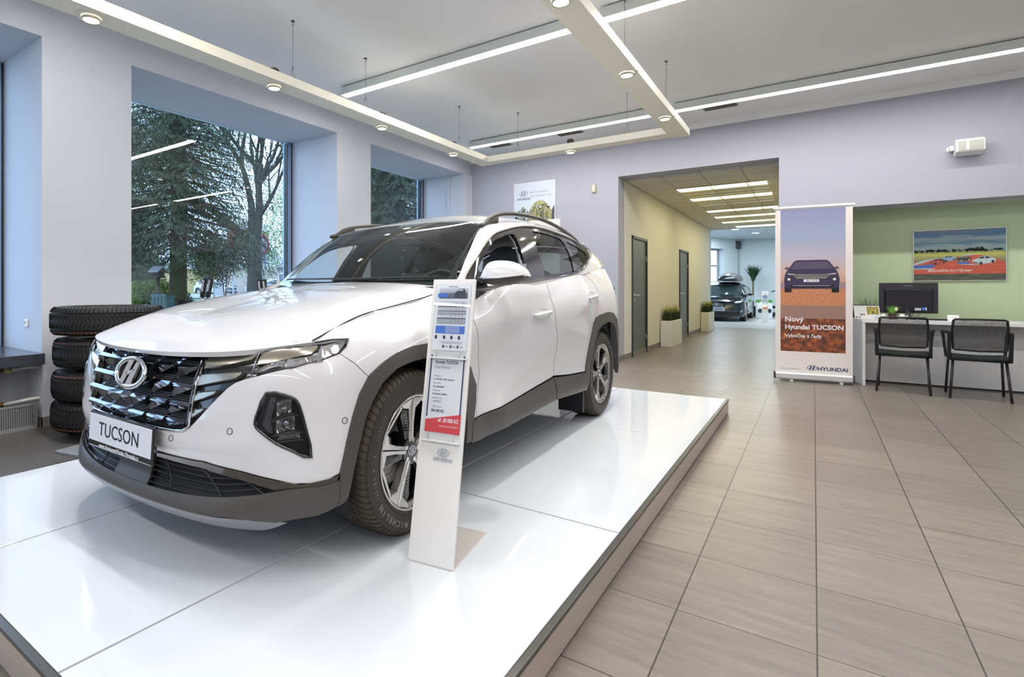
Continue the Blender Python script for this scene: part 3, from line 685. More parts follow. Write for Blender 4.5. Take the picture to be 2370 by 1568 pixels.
panel('rear_door_glass',gh,rgl,M_tint,car,off=-.012,thick=0,su=1,st=.45,gap=-.004,mirror=1)
panel('quarter_glass',gh,qgl,M_tint,car,off=-.012,thick=0,su=1,st=.45,gap=-.004,mirror=1)
for s in (1,-1):
    b=MB();P=[onb(gh,u,t,.002)[0] for u,t in smoothpoly(dlo,4)];b.tube([Vector((p.x*s,p.y,p.z)) for p in P],.0045,6,closed=True);b.build('window_moulding',mat('satin_trim',(.20,.18,.165),.25,metal=.8),car,smooth=True)
    b=MB();P=[onb(gh,u,t,.004)[0] for u,t in [(.86,.66),(.95,.685),(1.134,.70),(1.30,.735),(1.38,.74),(1.385,.62),(1.345,.411),(1.27,.05)]];b.tube([Vector((p.x*s-s*.03,p.y,p.z)) for p in P],.006,6);b.build('window_seal',mat('grey_rubber',(.10,.10,.105),.45),car,smooth=True)
# roof rails
for s in (1,-1):
    b=MB();pts=[(1.06,.655,1.475),(1.12,.652,1.49),(1.2,.648,1.535),(1.32,.645,1.572),(1.5,.643,1.60),(1.75,.64,1.617),(2.05,.636,1.622),(2.35,.63,1.605),(2.65,.622,1.570),(2.9,.612,1.530),(3.0,.608,1.505)]
    pts=[crs(pts,i/4*1.0) for i in range(41)]
    b.tube([(s*p[1],p[0],p[2]) for p in pts],[.010]+[.015]*39+[.010],8)
    # foot web down to the roof
    for j in range(len(pts)-1):
        p=pts[j];q=pts[j+1]
        if p[0]<1.32 or p[0]>2.75:
            za=roof(max(1.1,p[0]),.96)[2]-.01;zb=roof(max(1.1,q[0]),.96)[2]-.01
            b.hexa([(s*(p[1]-.008),p[0],za),(s*(p[1]+.008),p[0],za),(s*(q[1]+.008),q[0],zb),(s*(q[1]-.008),q[0],zb),(s*(p[1]-.008),p[0],p[2]),(s*(p[1]+.008),p[0],p[2]),(s*(q[1]+.008),q[0],q[2]),(s*(q[1]-.008),q[0],q[2])])
    b.build('roof_rail',mat('satin_dark_rail',(.05,.045,.042),.35),car,smooth=True)
# dark under-shell and cabin
sh=MB()
def inset(u,t,o): return onb(body,u,t,-o)[0]
sh.box(-.70,.70,-.55,3.35,.22,.50)
sh.box(-.55,.55,-.62,-.3,.25,.78)
sh.build('underbody',M_void,car,bevel=.02)
cb=MB()
cb.box(-.80,.80,.50,3.3,.30,.42).box(-.80,.80,.42,.62,.3,.92)
for s in (-1,1): cb.box(s*.83-.02,s*.83+.02,.45,3.2,.35,1.06)
cb.box(-.80,.80,3.1,3.2,.4,1.05)
cb.build('cabin_floor',M_inner,car)
surf_grid('headliner',lambda a,b:(roof(a,b)[0],roof(a,b)[1],roof(a,b)[2]-.035),lin(1.27,3.2,16),lin(-.97,.97,14),mat('grey_headlining',(.50,.50,.48),.9),car,0)
ds=MB();ds.grid(lambda a,b:(a,.50+b*.42,1.075-.02*(a/.75)**2-.05*b**2+.012*math.cos(a*4)*b),lin(-.76,.76,24),lin(0,1,10));ds.box(-.74,.74,.88,.96,.80,1.035)
ds.build('dashboard',M_inner,car,smooth=False)
for x in (-.37,.37):
    st_=empty('front_seat',(x,1.50,.51));st_.parent=car
    b=MB();b.grid(lambda a,t:((a)*(.26-.05*t*t),.10+.28*t-.05*(1-a*a),.10+.60*t),lin(-1,1,10),lin(0,1,8))
    b.grid(lambda a,t:((a)*(.26-.05*t*t),.24+.28*t+.02*(1-a*a),.10+.60*t),lin(-1,1,10),lin(0,1,8))
    b.grid(lambda v,t:(-.26+.05*t*t,.10+.28*t+.14*v,.10+.6*t),lin(0,1,2),lin(0,1,8));b.grid(lambda v,t:(.26-.05*t*t,.10+.28*t+.14*v,.10+.6*t),lin(0,1,2),lin(0,1,8));b.grid(lambda a,v:(a*.21,.38+.14*v,.70),lin(-1,1,4),lin(0,1,2))
    b.build('seat_back',M_seat,st_,smooth=True)
    MB().box(-.25,.25,-.32,.2,.02,.17).build('seat_cushion',M_seat,st_,bevel=.04,seg=3)
    b=MB();b.ball((0,.46,.80),.13,20,12,(1.0,.42,.80));b.cyl((-.06,.44,.66),(-.06,.45,.76),.008).cyl((.06,.44,.66),(.06,.45,.76),.008);b.build('headrest',M_seat,st_,smooth=True)
rs=empty('rear_seat',(0,2.45,.42));rs.parent=car
MB().box(-.62,.62,.1,.24,.1,.66).build('seat_back',M_seat,rs,bevel=.04,seg=3)
for x in (-.4,.4): MB().ball((x,.18,.74),.12,16,10,(1,.4,.7)).build('headrest',M_seat,rs,smooth=True)
sw=empty('steering_wheel',(.37,.98,1.04),0,rot=(R(62),0,0));sw.parent=car
b=MB();b.tube([(.175*math.cos(2*PI*k/40),.175*math.sin(2*PI*k/40),0) for k in range(40)],.015,10,closed=True);b.build('rim_grip',M_black,sw,smooth=True)
b=MB();b.ball((0,0,-.01),.06,16,10,(1,.8,.4)).box(-.165,.165,-.02,.02,-.012,.006).box(-.02,.02,-.165,0,-.012,.006);b.build('hub',M_black,sw,bevel=.004)
MB().box(-.12,.12,1.16,1.175,1.385,1.445).cyl((0,1.17,1.44),(0,1.17,1.50),.012).build('interior_mirror',M_black,car,bevel=.012)
# wipers
b=MB()
for x0,x1,d in ((.62,.02,1),(.02,-.60,1)):
    b.tube([L3(wind((x0+(x1-x0)*j/10)/.70,.03+.012*math.sin(PI*j/10)))+Vector((0,-.006,.012)) for j in range(11)],.006,6)
b.build('wiper',M_black,car,smooth=True)
# cowl
MB().grid(lambda a,b:(a*.68,.50+.12*b+.05*abs(a)**2,1.088-.02*b),lin(-1,1,16),lin(0,1,3)).build('cowl',M_black,car)
# ---- front lamps and grille
for sgn,nm in ((1,''),(-1,'')):
    m=lambda P:[(sgn*a,b) for a,b in P]
    hl=empty('headlight',(0,0,0));hl.parent=car
    full=[(1.60,7.25),(1.60,10.62),(2.661,10.70),(3.834,10.55),(4.816,10.70),(5.551,10.24),(5.95,9.92)]+lamp_low[1:13]
    panel('lamp_backing',body,m(full),mat('lamp_black',(.02,.02,.022),.18,coat=.5),hl,off=-.012,thick=.01,gap=0)
    cells=dict(a=[(1.711,10.415),(2.252,10.494),(2.924,10.332),(2.92,10.101),(2.811,9.944),(2.259,9.867),(1.698,9.656),(1.698,10.021)],
    b=[(3.088,10.331),(3.956,10.166),(4.948,10.324),(4.847,10.085),(4.616,9.811),(3.821,9.595),(2.999,9.63),(3.014,9.959)],
    c=[(1.626,9.397),(2.157,9.502),(2.65,9.431),(2.617,9.304),(2.503,9.184),(1.996,9.089),(1.567,8.863),(1.582,9.14)],
    d=[(1.568,8.575),(1.809,8.703),(2.104,8.767),(2.045,8.616),(1.832,8.441),(1.546,8.194),(1.549,8.39)],
    e=[(1.556,7.869),(1.705,7.98),(1.877,8.053),(1.832,7.92),(1.697,7.72),(1.545,7.488),(1.543,7.676)])
    for k,c in cells.items():
        panel('daytime_lamp',body,m(c),M_drl,hl,off=.004,thick=.016,gap=0,smooth=False)
        b=MB();b.tube([onb(body,sgn*u,t,.004)[0] for u,t in c],.0022,6,closed=True);b.build('lamp_bezel',M_gloss,hl,smooth=True)
    cry=[(2.922,9.49),(3.297,9.60),(3.824,9.60),(4.442,9.72),(4.85,9.9),(5.056,10.30),(5.879,9.95),(5.895,9.773),(5.556,9.54),(4.054,9.25),(2.977,9.28)]
    # faceted reflector
    rnd=random.Random(3);pp=[(sgn*a,b) for a,b in cry];vs=[];S=[(a*.3,b*.09) for a,b in pp];
    pts=[Vector(p) for p in S];ed=[(i,(i+1)%len(S)) for i in range(len(S))]
    for i in range(90):
        x=rnd.uniform(min(p[0] for p in S),max(p[0] for p in S));y=rnd.uniform(min(p[1] for p in S),max(p[1] for p in S))
        if inside(x,y,S): pts.append(Vector((x,y)))
    r=delaunay_2d_cdt(pts,ed,[],0,1e-7)
    b=MB();b.add([onb(body,v.x/.3,v.y/.09,rnd.uniform(-.006,.008) if i>=len(S) else -.004)[0] for i,v in enumerate(r[0])],[f for f in r[2] if inside(sum(r[0][i].x for i in f)/3,sum(r[0][i].y for i in f)/3,S)])
    b.build('crystal_reflector',M_crystal,hl)
    b=MB();b.tube([onb(body,sgn*u,t,.004)[0] for u,t in [(2.9,9.25),(4.054,9.185),(4.878,9.5),(5.527,9.46),(5.79,9.57),(5.963,9.868),(5.551,10.255),(4.9,10.62)]],.003,6);b.build('lamp_trim',M_gloss,hl,smooth=True)
    b=MB();c_=onb(body,sgn*5.45,9.72,.006)[0];b.ball(c_,.016,12,8,(1,.5,1));b.build('bulb_lens',mat('lamp_glow',(1,.93,.82),.2,emit=6),hl,smooth=True)
    # dividers
    for A,B in (((3.0,10.55),(2.93,9.2)),((1.62,10.55),(1.56,7.2))):
        b=MB();b.tube([onb(body,sgn*(A[0]+(B[0]-A[0])*j/8),A[1]+(B[1]-A[1])*j/8,.008)[0] for j in range(9)],.004,6);b.build('lamp_divider',M_dchrome,hl,smooth=True)
    # lower cluster
    fg=empty('lower_headlight',(0,0,0));fg.parent=car
    F=m(fog)
    panel('lamp_housing',body,F,M_void,fg,off=-.055,thick=0,gap=0)
    b=MB();P0=[onb(body,u,t,.001)[0] for u,t in smoothpoly(F,2)];P1=[onb(body,u,t,-.055)[0] for u,t in smoothpoly(F,2)];n_=len(P0);b.add(P0+P1,[(i,(i+1)%n_,n_+(i+1)%n_,n_+i) for i in range(n_)]);b.build('lamp_wall',M_gloss,fg)
    b=MB();b.tube(P0,.0055,6,closed=True);b.build('lamp_surround',M_gloss,fg,smooth=True)
    inn=m([(3.374,8.224),(4.025,7.768),(4.126,7.558),(4.328,6.436),(4.444,5.397),(4.326,5.459),(3.341,6.603),(3.137,7.068),(3.168,7.41)])
    panel('lamp_cover',body,F,M_lampglass,fg,off=-.002,thick=0,gap=.002)
    # stacked reflectors
    for (ua,ub,ta,tb,dz) in ((3.55,4.0,7.15,7.75,0),(3.55,4.1,6.35,6.95,0),(3.6,4.25,5.95,6.2,0)):
        b=MB();b.grid(lambda p,q:onb(body,sgn*(ua+(ub-ua)*p),ta+(tb-ta)*q,-.03-.02*math.sin(PI*p)*math.sin(PI*q))[0],lin(0,1,8),lin(0,1,6));b.build('reflector',M_crystal,fg,smooth=True)
        b=MB();b.tube([onb(body,sgn*(ua-.1+(ub-ua+.2)*p),ta-.06,-.02)[0] for p in lin(0,1,6)],.003,6);b.tube([onb(body,sgn*(ua-.1+(ub-ua+.2)*p),tb+.04,-.02)[0] for p in lin(0,1,6)],.003,6);b.build('reflector_shelf',mat('smoked_plastic',(.10,.10,.105),.15,coat=.5),fg,smooth=True)
    b=MB();b.ball(onb(body,sgn*3.82,6.65,-.035)[0],.022,16,10,(1,.6,1));b.build('projector_lens',M_chrome,fg,smooth=True)
    panel('inner_bezel',body,m([(3.2,7.0),(3.4,8.1),(3.55,8.0),(3.42,7.0),(3.5,6.4),(3.35,6.55)]),M_dchrome,fg,off=-.02,thick=.01,gap=0)
# grille
gr=empty('grille',(0,0,0));gr.parent=car
gp=[(0,6.95),(.4,6.95),(1.094,6.95),(1.296,6.99),(1.49,7.073),(1.6,7.25),(1.62,9),(1.62,10.62),(0,10.75)]
panel('grille_backing',body,mir(gp),M_void,gr,off=-.028,thick=0,gap=0)
def cellf(u0,u1,t0,t1,mirror):
    # one faceted scale: thin blade at the inner side, broad fan to the outer upper corner
    s=1
    P=lambda a,b,o:onb(body,(u0+(u1-u0)*a)*mirror,t0+(t1-t0)*b,o)[0]
    b=MB()
    A=P(0,1,.002);B=P(1,1,.012);C=P(1,.80,.020);D=P(0,.78,.010);J=P(.5,.80,.017)
    b.add([A,P(.5,1,.008),B,C,J,D],[(0,1,4,5),(1,2,3,4)])
    F=P(.05,.30,-.004);q=[P(.80,.70,.012),P(.55,.56,.006),P(.28,.42,.0)]
    b.add([D,J,C,q[0],q[1],q[2],F],[(1,2,3),(1,3,4),(0,1,4,5),(0,5,6)])
    b.add([C,P(1.03,.52,.014),P(.93,.34,-.006),P(.86,.58,-.004)],[(0,1,3),(1,2,3)])
    b.add([F,P(.16,.20,.006),P(.03,-.02,.004),P(-.04,.16,.008)],[(0,1,3),(1,2,3)])
    b.tube([D,J,C],.0014,4);b.tube([C,q[0],q[1],q[2],F],.0012,4)
    return b
rows=[(9.72,10.60),(8.88,9.78),(8.12,8.95),(7.42,8.2),(6.95,7.5)]
for r,(t0,t1) in enumerate(rows):
    sh_=0 if r%2==0 else .0
    w_=.545
    for k in range(3):
        u0=k*w_;u1=(k+1)*w_-.012
        if r==4 and k==2:u1-=.06
        for mm in (1,-1):
            c=cellf(u0,u1,t0,t1,mm);c.build('grille_scale',M_dchrome,gr,fix=False)
b=MB()
for t_ in (10.62,): b.tube([onb(body,-1.62+3.24*j/40,t_,.008)[0] for j in range(41)],.006,6)
b.tube([onb(body,a,bb,.006)[0] for a,bb in [(-1.62,10.6),(-1.62,9),(-1.6,7.3),(-1.49,7.07),(-1.3,6.98),(-1.0,6.94),(-.5,6.93),(0,6.93),(.5,6.93),(1.0,6.94),(1.3,6.98),(1.49,7.07),(1.6,7.3),(1.62,9),(1.62,10.6)]],.005,6)
for k in ():
    b.tube([onb(body,k*.545+(.04 if j%2 else 0)*(1 if k>0 else -1),10.6-(3.6)*j/10,.006+.004*(j%2))[0] for j in range(11)],.0028,6)
b.build('grille_surround',M_chrome,gr,smooth=True)
for r,(t0,t1) in enumerate(rows[:4]):
    b=MB();
    for q in range(4): b.tube([onb(body,-1.5+3.0*j/30,t0+.05+.10*q*(t1-t0)/.9,-.016)[0] for j in range(31)],.0016,5)
    b.build('rear_bars',mat('bar_grey',(.10,.10,.11),.3),gr,smooth=True)
# emblem
em=empty('emblem',(0,0,0));em.parent=gr
c_,n_=onb(body,0,9.05,.028);ax=Vector((1,0,0));ay=n_.cross(ax).normalized();ay=ay if ay.z>0 else -ay
def EP(x,y,o=0): return c_+ax*x+ay*y+n_*o
def ring(R_,r_,rx,ry,rad): return [EP(rx*math.cos(a),ry*math.sin(a)) for a in lin(0,2*PI,48)[:-1]]
b=MB();b.tube([EP(.112*math.cos(a),.060*math.sin(a)) for a in lin(0,2*PI,48)[:-1]],.0115,10,closed=True);b.build('emblem_ring',M_chrome,em,smooth=True)
b=MB();b.add([EP(0,0,-.008)]+[EP(.112*math.cos(a),.060*math.sin(a),-.008) for a in lin(0,2*PI,48)[:-1]],[(0,1+i,1+(i+1)%48) for i in range(48)]);b.build('emblem_plate',M_gloss,em)
def slab(b,P,o0,o1):
    n=len(P);b.add([EP(x,y,o0) for x,y in P]+[EP(x,y,o1) for x,y in P],[tuple(range(n)),tuple(range(n,2*n))]+[(i,(i+1)%n,n+(i+1)%n,n+i) for i in range(n)])
def Hlogo(put,k=1.0,asp=1.0):
    for q in (1,-1):
        put([(q*x,q*y) for x,y in [(-.062,-.044),(-.036,-.053),(-.012,-.004),(.012,.050),(-.010,.057),(-.030,.054)]])
    put([(-.040,-.012),(-.020,-.016),(.0,-.008),(.040,.010),(.036,.022),(.0,.006),(-.034,-.002)])
b=MB();slab_=lambda P:slab(b,P,-.006,.008)
Hlogo(slab_);b.build('emblem_letter',M_chrome,em,bevel=.002)
# number plate
c_,n_=onb(body,0,6.02,.035);n_=Vector((0,-1,-.06)).normalized()
np_=empty('number_plate',c_,0,rot=(R(90)-.06,0,0));np_.parent=car
MB().box(-.268,.268,-.080,.072,-.02,.0).build('plate_holder',M_gloss,np_,bevel=.006)
MB().box(-.258,.258,-.052,.062,.0005,.003).build('plate_sheet',mat('plate_white',(.72,.76,.84),.3),np_,bevel=.001)
text_mesh('plate_lettering','TUCSON',.082,mat('plate_ink',(.01,.01,.015),.4),np_,loc=(0,.002,.0035),sx=1.0,space=1.02)
text_mesh('dealer_lettering','www.AutocentrHudec.Hyundai.cz',.024,mat('print_white',(.85,.86,.88),.4),np_,loc=(0,-.067,.0008))
# parking sensors
for u,t in ((1.236,6.439),(2.492,7.052),(5.499,6.268),(-1.236,6.439),(-2.492,7.052)):
    c_,n_=onb(body,u,t,.0015);b=MB();a=n_.orthogonal().normalized();d_=n_.cross(a)
    b.tube([c_+a*.0115*math.cos(x)+d_*.0115*math.sin(x) for x in lin(0,2*PI,20)[:-1]],.0012,6,closed=True);b.build('parking_sensor',M_clad,car,smooth=True)
# door handles
for s in (1,-1):
    for D,(u0,u1,tt0,tt1) in ((D1,(10.57,11.08,7.82,8.02)),(D2,(12.98,13.72,8.55,8.62))):
        dr=D[0] if s==1 else D[1]
        h=empty('door_handle',(0,0,0));h.parent=dr
        P=[];K=12
        for j in range(K+1):
            f=j/K;p,n=onb(body,u0+(u1-u0)*f,tt0+(tt1-tt0)*f,.004+.028*math.sin(PI*min(max(f,.0),1))**.5);P.append(Vector((p.x*s,p.y,p.z)))
        b=MB();b.tube(P,[.010+.006*math.sin(PI*j/K) for j in range(K+1)],10);b.build('handle_bar',M_paint,h,smooth=True)
        um,tm=(u0+u1)/2,(tt0+tt1)/2
        c0_,n0=onb(body,um,tm,.0012);b=MB();a=Vector((0,1,0));d_=Vector((0,0,1))
        pts=[]
        ru=(u1-u0)*.42;rt=.42
        g_=[onb(body,um+ru*math.cos(x),tm-.02+rt*math.sin(x),.0015)[0] for x in lin(0,2*PI,24)[:-1]]
        b.tube([Vector((p.x*s,p.y,p.z)) for p in g_],.0015,5,closed=True);b.build('handle_recess',mat('handle_recess_white',(.52,.52,.54),.35,coat=.5),h,smooth=True)
# mirrors
for s in (1,-1):
    mr=empty('door_mirror',(s*.97,.76,1.155) if s>0 else (-.925,1.30,1.02),0 if s>0 else R(-82));mr.parent=car
    TP=[(-.135,-.03),(-.118,.02),(-.092,.064),(-.055,.077),(-.01,.078),(.035,.072),(.07,.058),(.10,.040),(.123,.018),(.134,-.012)]
    def sh1(u,v):
        x=-.135+.269*u;a=2*PI*v;top=interp(TP,x)[0];mid=-.020+.012*u;bot=mid-.048*(math.sin(PI*min(1,u*.95+.04)))**.6
        dd=.085*(math.sin(PI*min(1,u*.80+.12)))**.6
        c,s_=math.cos(a),math.sin(a);c=abs(c)**.75*(1 if c>0 else -1);s_=abs(s_)**.9*(1 if s_>0 else -1)
        yy=-dd*c if c>0 else -dd*.32*c
        zz=mid+(top-mid)*s_ if s_>0 else mid-(bot-mid)*s_
        return (s*x,.01+yy+.045*u*u,zz)
    b=MB()
    for i in range(20):
        for j in range(28):
            a=[sh1(i/20,j/28),sh1((i+1)/20,j/28),sh1((i+1)/20,(j+1)/28),sh1(i/20,(j+1)/28)]
            b.mi(0 if (sum(p[2] for p in a)/4)>-.022+.012*i/20 else 1).add(a,[(0,1,2,3)])
    b.build('mirror_housing',[M_paint,M_clad],mr,smooth=True)
    b=MB();b.tube([(s*-.10,-.060,-.022),(s*0,-.077,-.018),(s*.07,-.048,-.010),(s*.118,-.002,-.004)],[.004,.006,.006,.004],8);b.build('mirror_indicator',mat('indicator_strip',(.75,.74,.72),.15,metal=.4),mr,smooth=True)
    b=MB();b.hexa([(s*-.19,-.02,-.045),(s*-.04,-.03,-.055),(s*-.04,.05,-.05),(s*-.19,.05,-.045),(s*-.19,-.02,-.015),(s*-.04,-.03,-.025),(s*-.04,.05,-.02),(s*-.19,.05,-.015)]);b.build('mirror_arm',M_clad,mr,bevel=.006)
    b=MB();b.grid(lambda u,v:(s*(-.08+.17*u),.052+.045*u*u,-.03+.09*v),lin(0,1,6),lin(0,1,4));b.build('mirror_glass',M_chrome,mr)
# seams
def seam(P,fn,name='panel_gap',mirror=True,parent=car,r=.0016,m=None):
    for s in ((1,-1) if mirror else (1,)):
        b=MB();Q=[]
        for i in range(len(P)-1):
            for j in range(6): Q.append((P[i][0]+(P[i+1][0]-P[i][0])*j/6,P[i][1]+(P[i+1][1]-P[i][1])*j/6))
        Q.append(P[-1]);b.tube([Vector((s*p.x,p.y,p.z)) for p in [onb(fn,u,t,-.0012)[0] for u,t in Q]],r,6);b.build(name,m or M_void,parent,smooth=True)
seam(shutbf+[],body);seam(ffd,body);seam(shutf,body);seam(rdr,body)
b=MB();
for s in (1,-1): b=MB();b.tube([Vector((s*(p[1]+.002),p[0],p[2]+.0055)) for p in [crs(HSL,i/4) for i in range(21)]],.003,6);b.build('hood_gap',M_void,car,smooth=True)
# wheel wells
for s in (1,-1):
    for yc in (0,2.70):
        b=MB();b.grid(lambda a,x:(s*x,yc+.415*math.cos(a),.36+.40*math.sin(a)),lin(-.45,PI+.45,20),lin(.55,.895,3));b.add([(s*.56,yc+.43*math.cos(a),.36+.41*math.sin(a)) for a in lin(-.40,PI+.40,23)],[tuple(range(24))])
        b.build('wheel_well',M_void,car)
    MB().box(s*.70 if s>0 else -.90,.90 if s>0 else -.70,2.28,2.31,.10,.26).build('mud_flap',M_black,car)
# ---------------------------------------------------------------- wheels
M_tyre=mat('tyre_rubber',(.030,.026,.022),.55,bump=.3,bscale=90)
M_tread=mat('tread_rubber',(.052,.040,.026),.7,bump=.4,bscale=60)
M_rimdark=mat('rim_gloss_dark',(.012,.012,.013),.12,coat=.8)
M_rimsilver=mat('machined_alloy',(.60,.58,.56),.22,metal=.85)
def tyre(b,Ro=.359,Rr=.243,W_=.235,n=96,grooves=4,axis='x'):
    h=W_/2
    prof=[(Rr,-h*.86),(Rr+.012,-h*.95),(Rr+.05,-h*1.02),(Ro-.035,-h*.97),(Ro-.014,-h*.88),(Ro-.005,-h*.74)]
    g=[-.42,-.14,.14,.42] if grooves==4 else [-.3,0,.3]
    for x in g: prof+=[(Ro-.001,h*(x)-.005),(Ro-.009,h*x-.0035),(Ro-.009,h*x+.0035),(Ro-.001,h*x+.005)]
    prof+=[(Ro-.005,h*.74),(Ro-.014,h*.88),(Ro-.035,h*.97),(Rr+.05,h*1.02),(Rr+.012,h*.95),(Rr,h*.86)]
    b.lathe(prof,n,axis=axis);return b
def make_wheel(name='wheel'):
    # axle along +x, outer face towards +x
    w=empty(name,(0,0,0))
    b=MB();tyre(b);ty=b.build('tyre',M_tread,w,smooth=True,auto=38)
    b=MB();n=72
    for k in range(n):
        a=2*PI*k/n
        for s in (1,-1):
            P=[]
            for x,r in ((.060,.3595),(.085,.3560),(.098,.3500),(.106,.3440),(.112,.333)):
                aa=a+ (x-.06)*1.1+(.02 if s<0 else 0);P.append((s*x,r*math.cos(aa),r*math.sin(aa)))
            b.tube(P,.0016,4)
        P=[(x,.3588*math.cos(a+.02+x*1.0),.3588*math.sin(a+.02+x*1.0)) for x in (-.045,-.02)];b.tube(P,.0014,4)
        P=[(x,.3588*math.cos(a+.05-x*1.0),.3588*math.sin(a+.05-x*1.0)) for x in (-.012,.012)];b.tube(P,.0014,4)
        P=[(x,.3588*math.cos(a+.02+x*1.0),.3588*math.sin(a+.02+x*1.0)) for x in (.02,.045)];b.tube(P,.0014,4)
    b.build('tread_sipes',mat('sipe_black',(.008,.007,.006),.8),ty)
    # sidewall rings
    b=MB()
    for r,x in ((.262,.1185),(.338,.1150)): b.tube([(x,r*math.cos(a),r*math.sin(a)) for a in lin(0,2*PI,64)[:-1]],.0012,5,closed=True)
    b.build('sidewall_rib',M_tyre,ty,smooth=True)
    sw_=MB();sw_.lathe([(.246,.1095),(.262,.1175),(.292,.1202),(.318,.1180),(.335,.1135)],96,axis='x');sw_.build('sidewall',M_tyre,ty,smooth=True)
    def arc(txt,r,a0,size,da,m,bold=0):
        for i,ch in enumerate(txt):
            if ch==' ':continue
            a=a0-i*da
            # letter upright outward: local X tangent, local Y radial, local Z = +x
            yv=Vector((0,math.cos(a),math.sin(a)));zv=Vector((1,0,0));xv=yv.cross(zv)
            M_=Matrix(((xv.x,yv.x,zv.x,.1203),(xv.y,yv.y,zv.y,r*math.cos(a)),(xv.z,yv.z,zv.z,r*math.sin(a)),(0,0,0,1)))
            yield ch,M_
    def arctext(name,txt,r,a0,size,da,m,bold=0):
        me_=None;bm=bmesh.new()
        for ch,M_ in arc(txt,r,a0,size,da,m):
            o=text_mesh('t',ch,size,m,None,extrude=.0007,matrix=M_,bold=bold);bm.from_mesh(o.data);bpy.data.objects.remove(o)
        me=bpy.data.meshes.new(name);bm.to_mesh(me);bm.free();link(name,me,m,ty)
    ink=mat('tyre_letter',(.17,.15,.13),.5)
    arctext('tyre_brand_lettering','MICHELIN',.302,R(250),.034,R(5.8),ink,.0012)
    arctext('tyre_size_lettering','235/50 R 19',.300,R(200),.020,R(3.4),ink)
    arctext('tyre_side_lettering','OUTSIDE',.300,R(153),.017,R(3.0),ink)
    arctext('tyre_brand_lettering','MICHELIN',.302,R(70),.034,R(5.8),ink,.0012)
    rm=empty('rim',(0,0,0));rm.parent=w
    b=MB();b.lathe([(.246,.108),(.249,.112),(.243,.112),(.236,.104),(.228,.085),(.222,.02),(.224,-.09),(.24,-.1)],72,axis='x');b.build('rim_barrel',M_rimdark,rm,smooth=True,auto=40)
    b=MB();b.lathe([(.250,.108),(.2515,.113),(.245,.1145),(.240,.110)],72,axis='x');b.build('rim_lip',M_rimsilver,rm,smooth=True)
    def pl(P,x0,x1): # P in (r,deg) polar -> prism along x
        bb=MB();n_=len(P);f=lambda r,d,x:(x,r*math.cos(R(d)),r*math.sin(R(d)))
        bb.add([f(r,d,x0+dx) for (r,d,*e) in P for dx in [0]]+[f(r,d,(e[0] if e else x1)) for (r,d,*e) in P],[tuple(range(n_-1,-1,-1)),tuple(range(n_,2*n_))]+[(i,(i+1)%n_,n_+(i+1)%n_,n_+i) for i in range(n_)])
        return bb
    for k in range(5):
        a=k*72+18
        # paired silver blades with a dark split between them
        P=[(.045,a-1.2,.092),(.12,a-.9,.096),(.18,a-.8,.101),(.239,a-.7,.109),(.239,a-17,.109),(.212,a-15.5,.105),(.190,a-8.5,.101),(.13,a-8.0,.096),(.075,a-13,.092),(.045,a-22,.090)]
        pl(P,.060,.10).build('silver_spoke',M_rimsilver,rm,bevel=.0012)
        P=[(.045,a+1.2,.092),(.12,a+.9,.096),(.18,a+.8,.101),(.239,a+.7,.109),(.239,a+20,.109),(.218,a+18,.105),(.196,a+6.5,.101),(.13,a+7.0,.096),(.075,a+13,.092),(.045,a+22,.090)]
        pl(P,.060,.10).build('silver_spoke',M_rimsilver,rm,bevel=.0012)
        P=[(.06,a+15,.086),(.13,a+8.5,.090),(.192,a+8,.094),(.214,a+19,.098),(.19,a+24,.094),(.13,a+24,.088),(.07,a+34,.084)]
        pl(P,.055,.09).build('black_insert',M_rimdark,rm,bevel=.0012)
        b=MB()
        for j in range(7):
            r0=.095+j*.0145;b.bar(Vector((.0945,r0*math.cos(R(a+12)),r0*math.sin(R(a+12)))),Vector((.0945,(r0+.006)*math.cos(R(a+20)),(r0+.006)*math.sin(R(a+20)))),.0035,.006,up=(1,0,0))
        b.build('insert_slots',mat('slot_grey',(.14,.14,.14),.3),rm)
        P=[(.222,a-17,.104),(.239,a-17,.109),(.239,a-51,.109),(.222,a-53,.104)]
        pl(P,.09,.10).build('silver_edge',M_rimsilver,rm,bevel=.001)
        b=MB();an=R(a+20+36);b.cyl((.07,.045*math.cos(an),.045*math.sin(an)),(.092,.045*math.cos(an),.045*math.sin(an)),.010,8);b.build('wheel_bolt',M_chrome,rm)
    MB().cyl((.05,0,0),(.090,0,0),.062,32).build('hub',M_rimdark,rm,bevel=.003)
    b=MB();b.tube([(.0915,.026*math.cos(t),.018*math.sin(t)) for t in lin(0,2*PI,32)[:-1]],.0022,6,closed=True)
    b.prism([(-.006,-.014),(-.002,-.014),(.008,.014),(.004,.014)],.090,.093,axis='x');b.prism([(-.016,-.010),(-.012,-.012),(-.004,.010),(-.009,.012)],.090,.093,axis='x');b.prism([(.016,.010),(.012,.012),(.004,-.010),(.009,-.012)],.090,.093,axis='x')
    b.build('hub_emblem',M_chrome,rm)
    b=MB();b.lathe([(.07,-.01),(.155,-.01),(.155,-.02),(.07,-.02)],48,axis='x',closed=True);b.build('brake_disc',mat('brake_steel',(.35,.34,.33),.3,metal=.9),w,smooth=False)
    b=MB();b.box(-.03,.045,-.16,-.08,-.08,.08);b.build('brake_caliper',mat('caliper_grey',(.22,.21,.20),.4,metal=.6),w,bevel=.01)
    return w
wh=make_wheel();wh.parent=car;wh.location=(.808,0,.359);wh.rotation_euler=(R(4),0,R(1))
w2=copy_tree(wh,car);w2.location=(.808,2.70,.359);w2.rotation_euler=(R(-58),0,0)
w3=copy_tree(wh,car);w3.location=(-.808,0,.359);w3.rotation_euler=(0,0,PI)
w4=copy_tree(wh,car);w4.location=(-.808,2.70,.359);w4.rotation_euler=(0,0,PI)
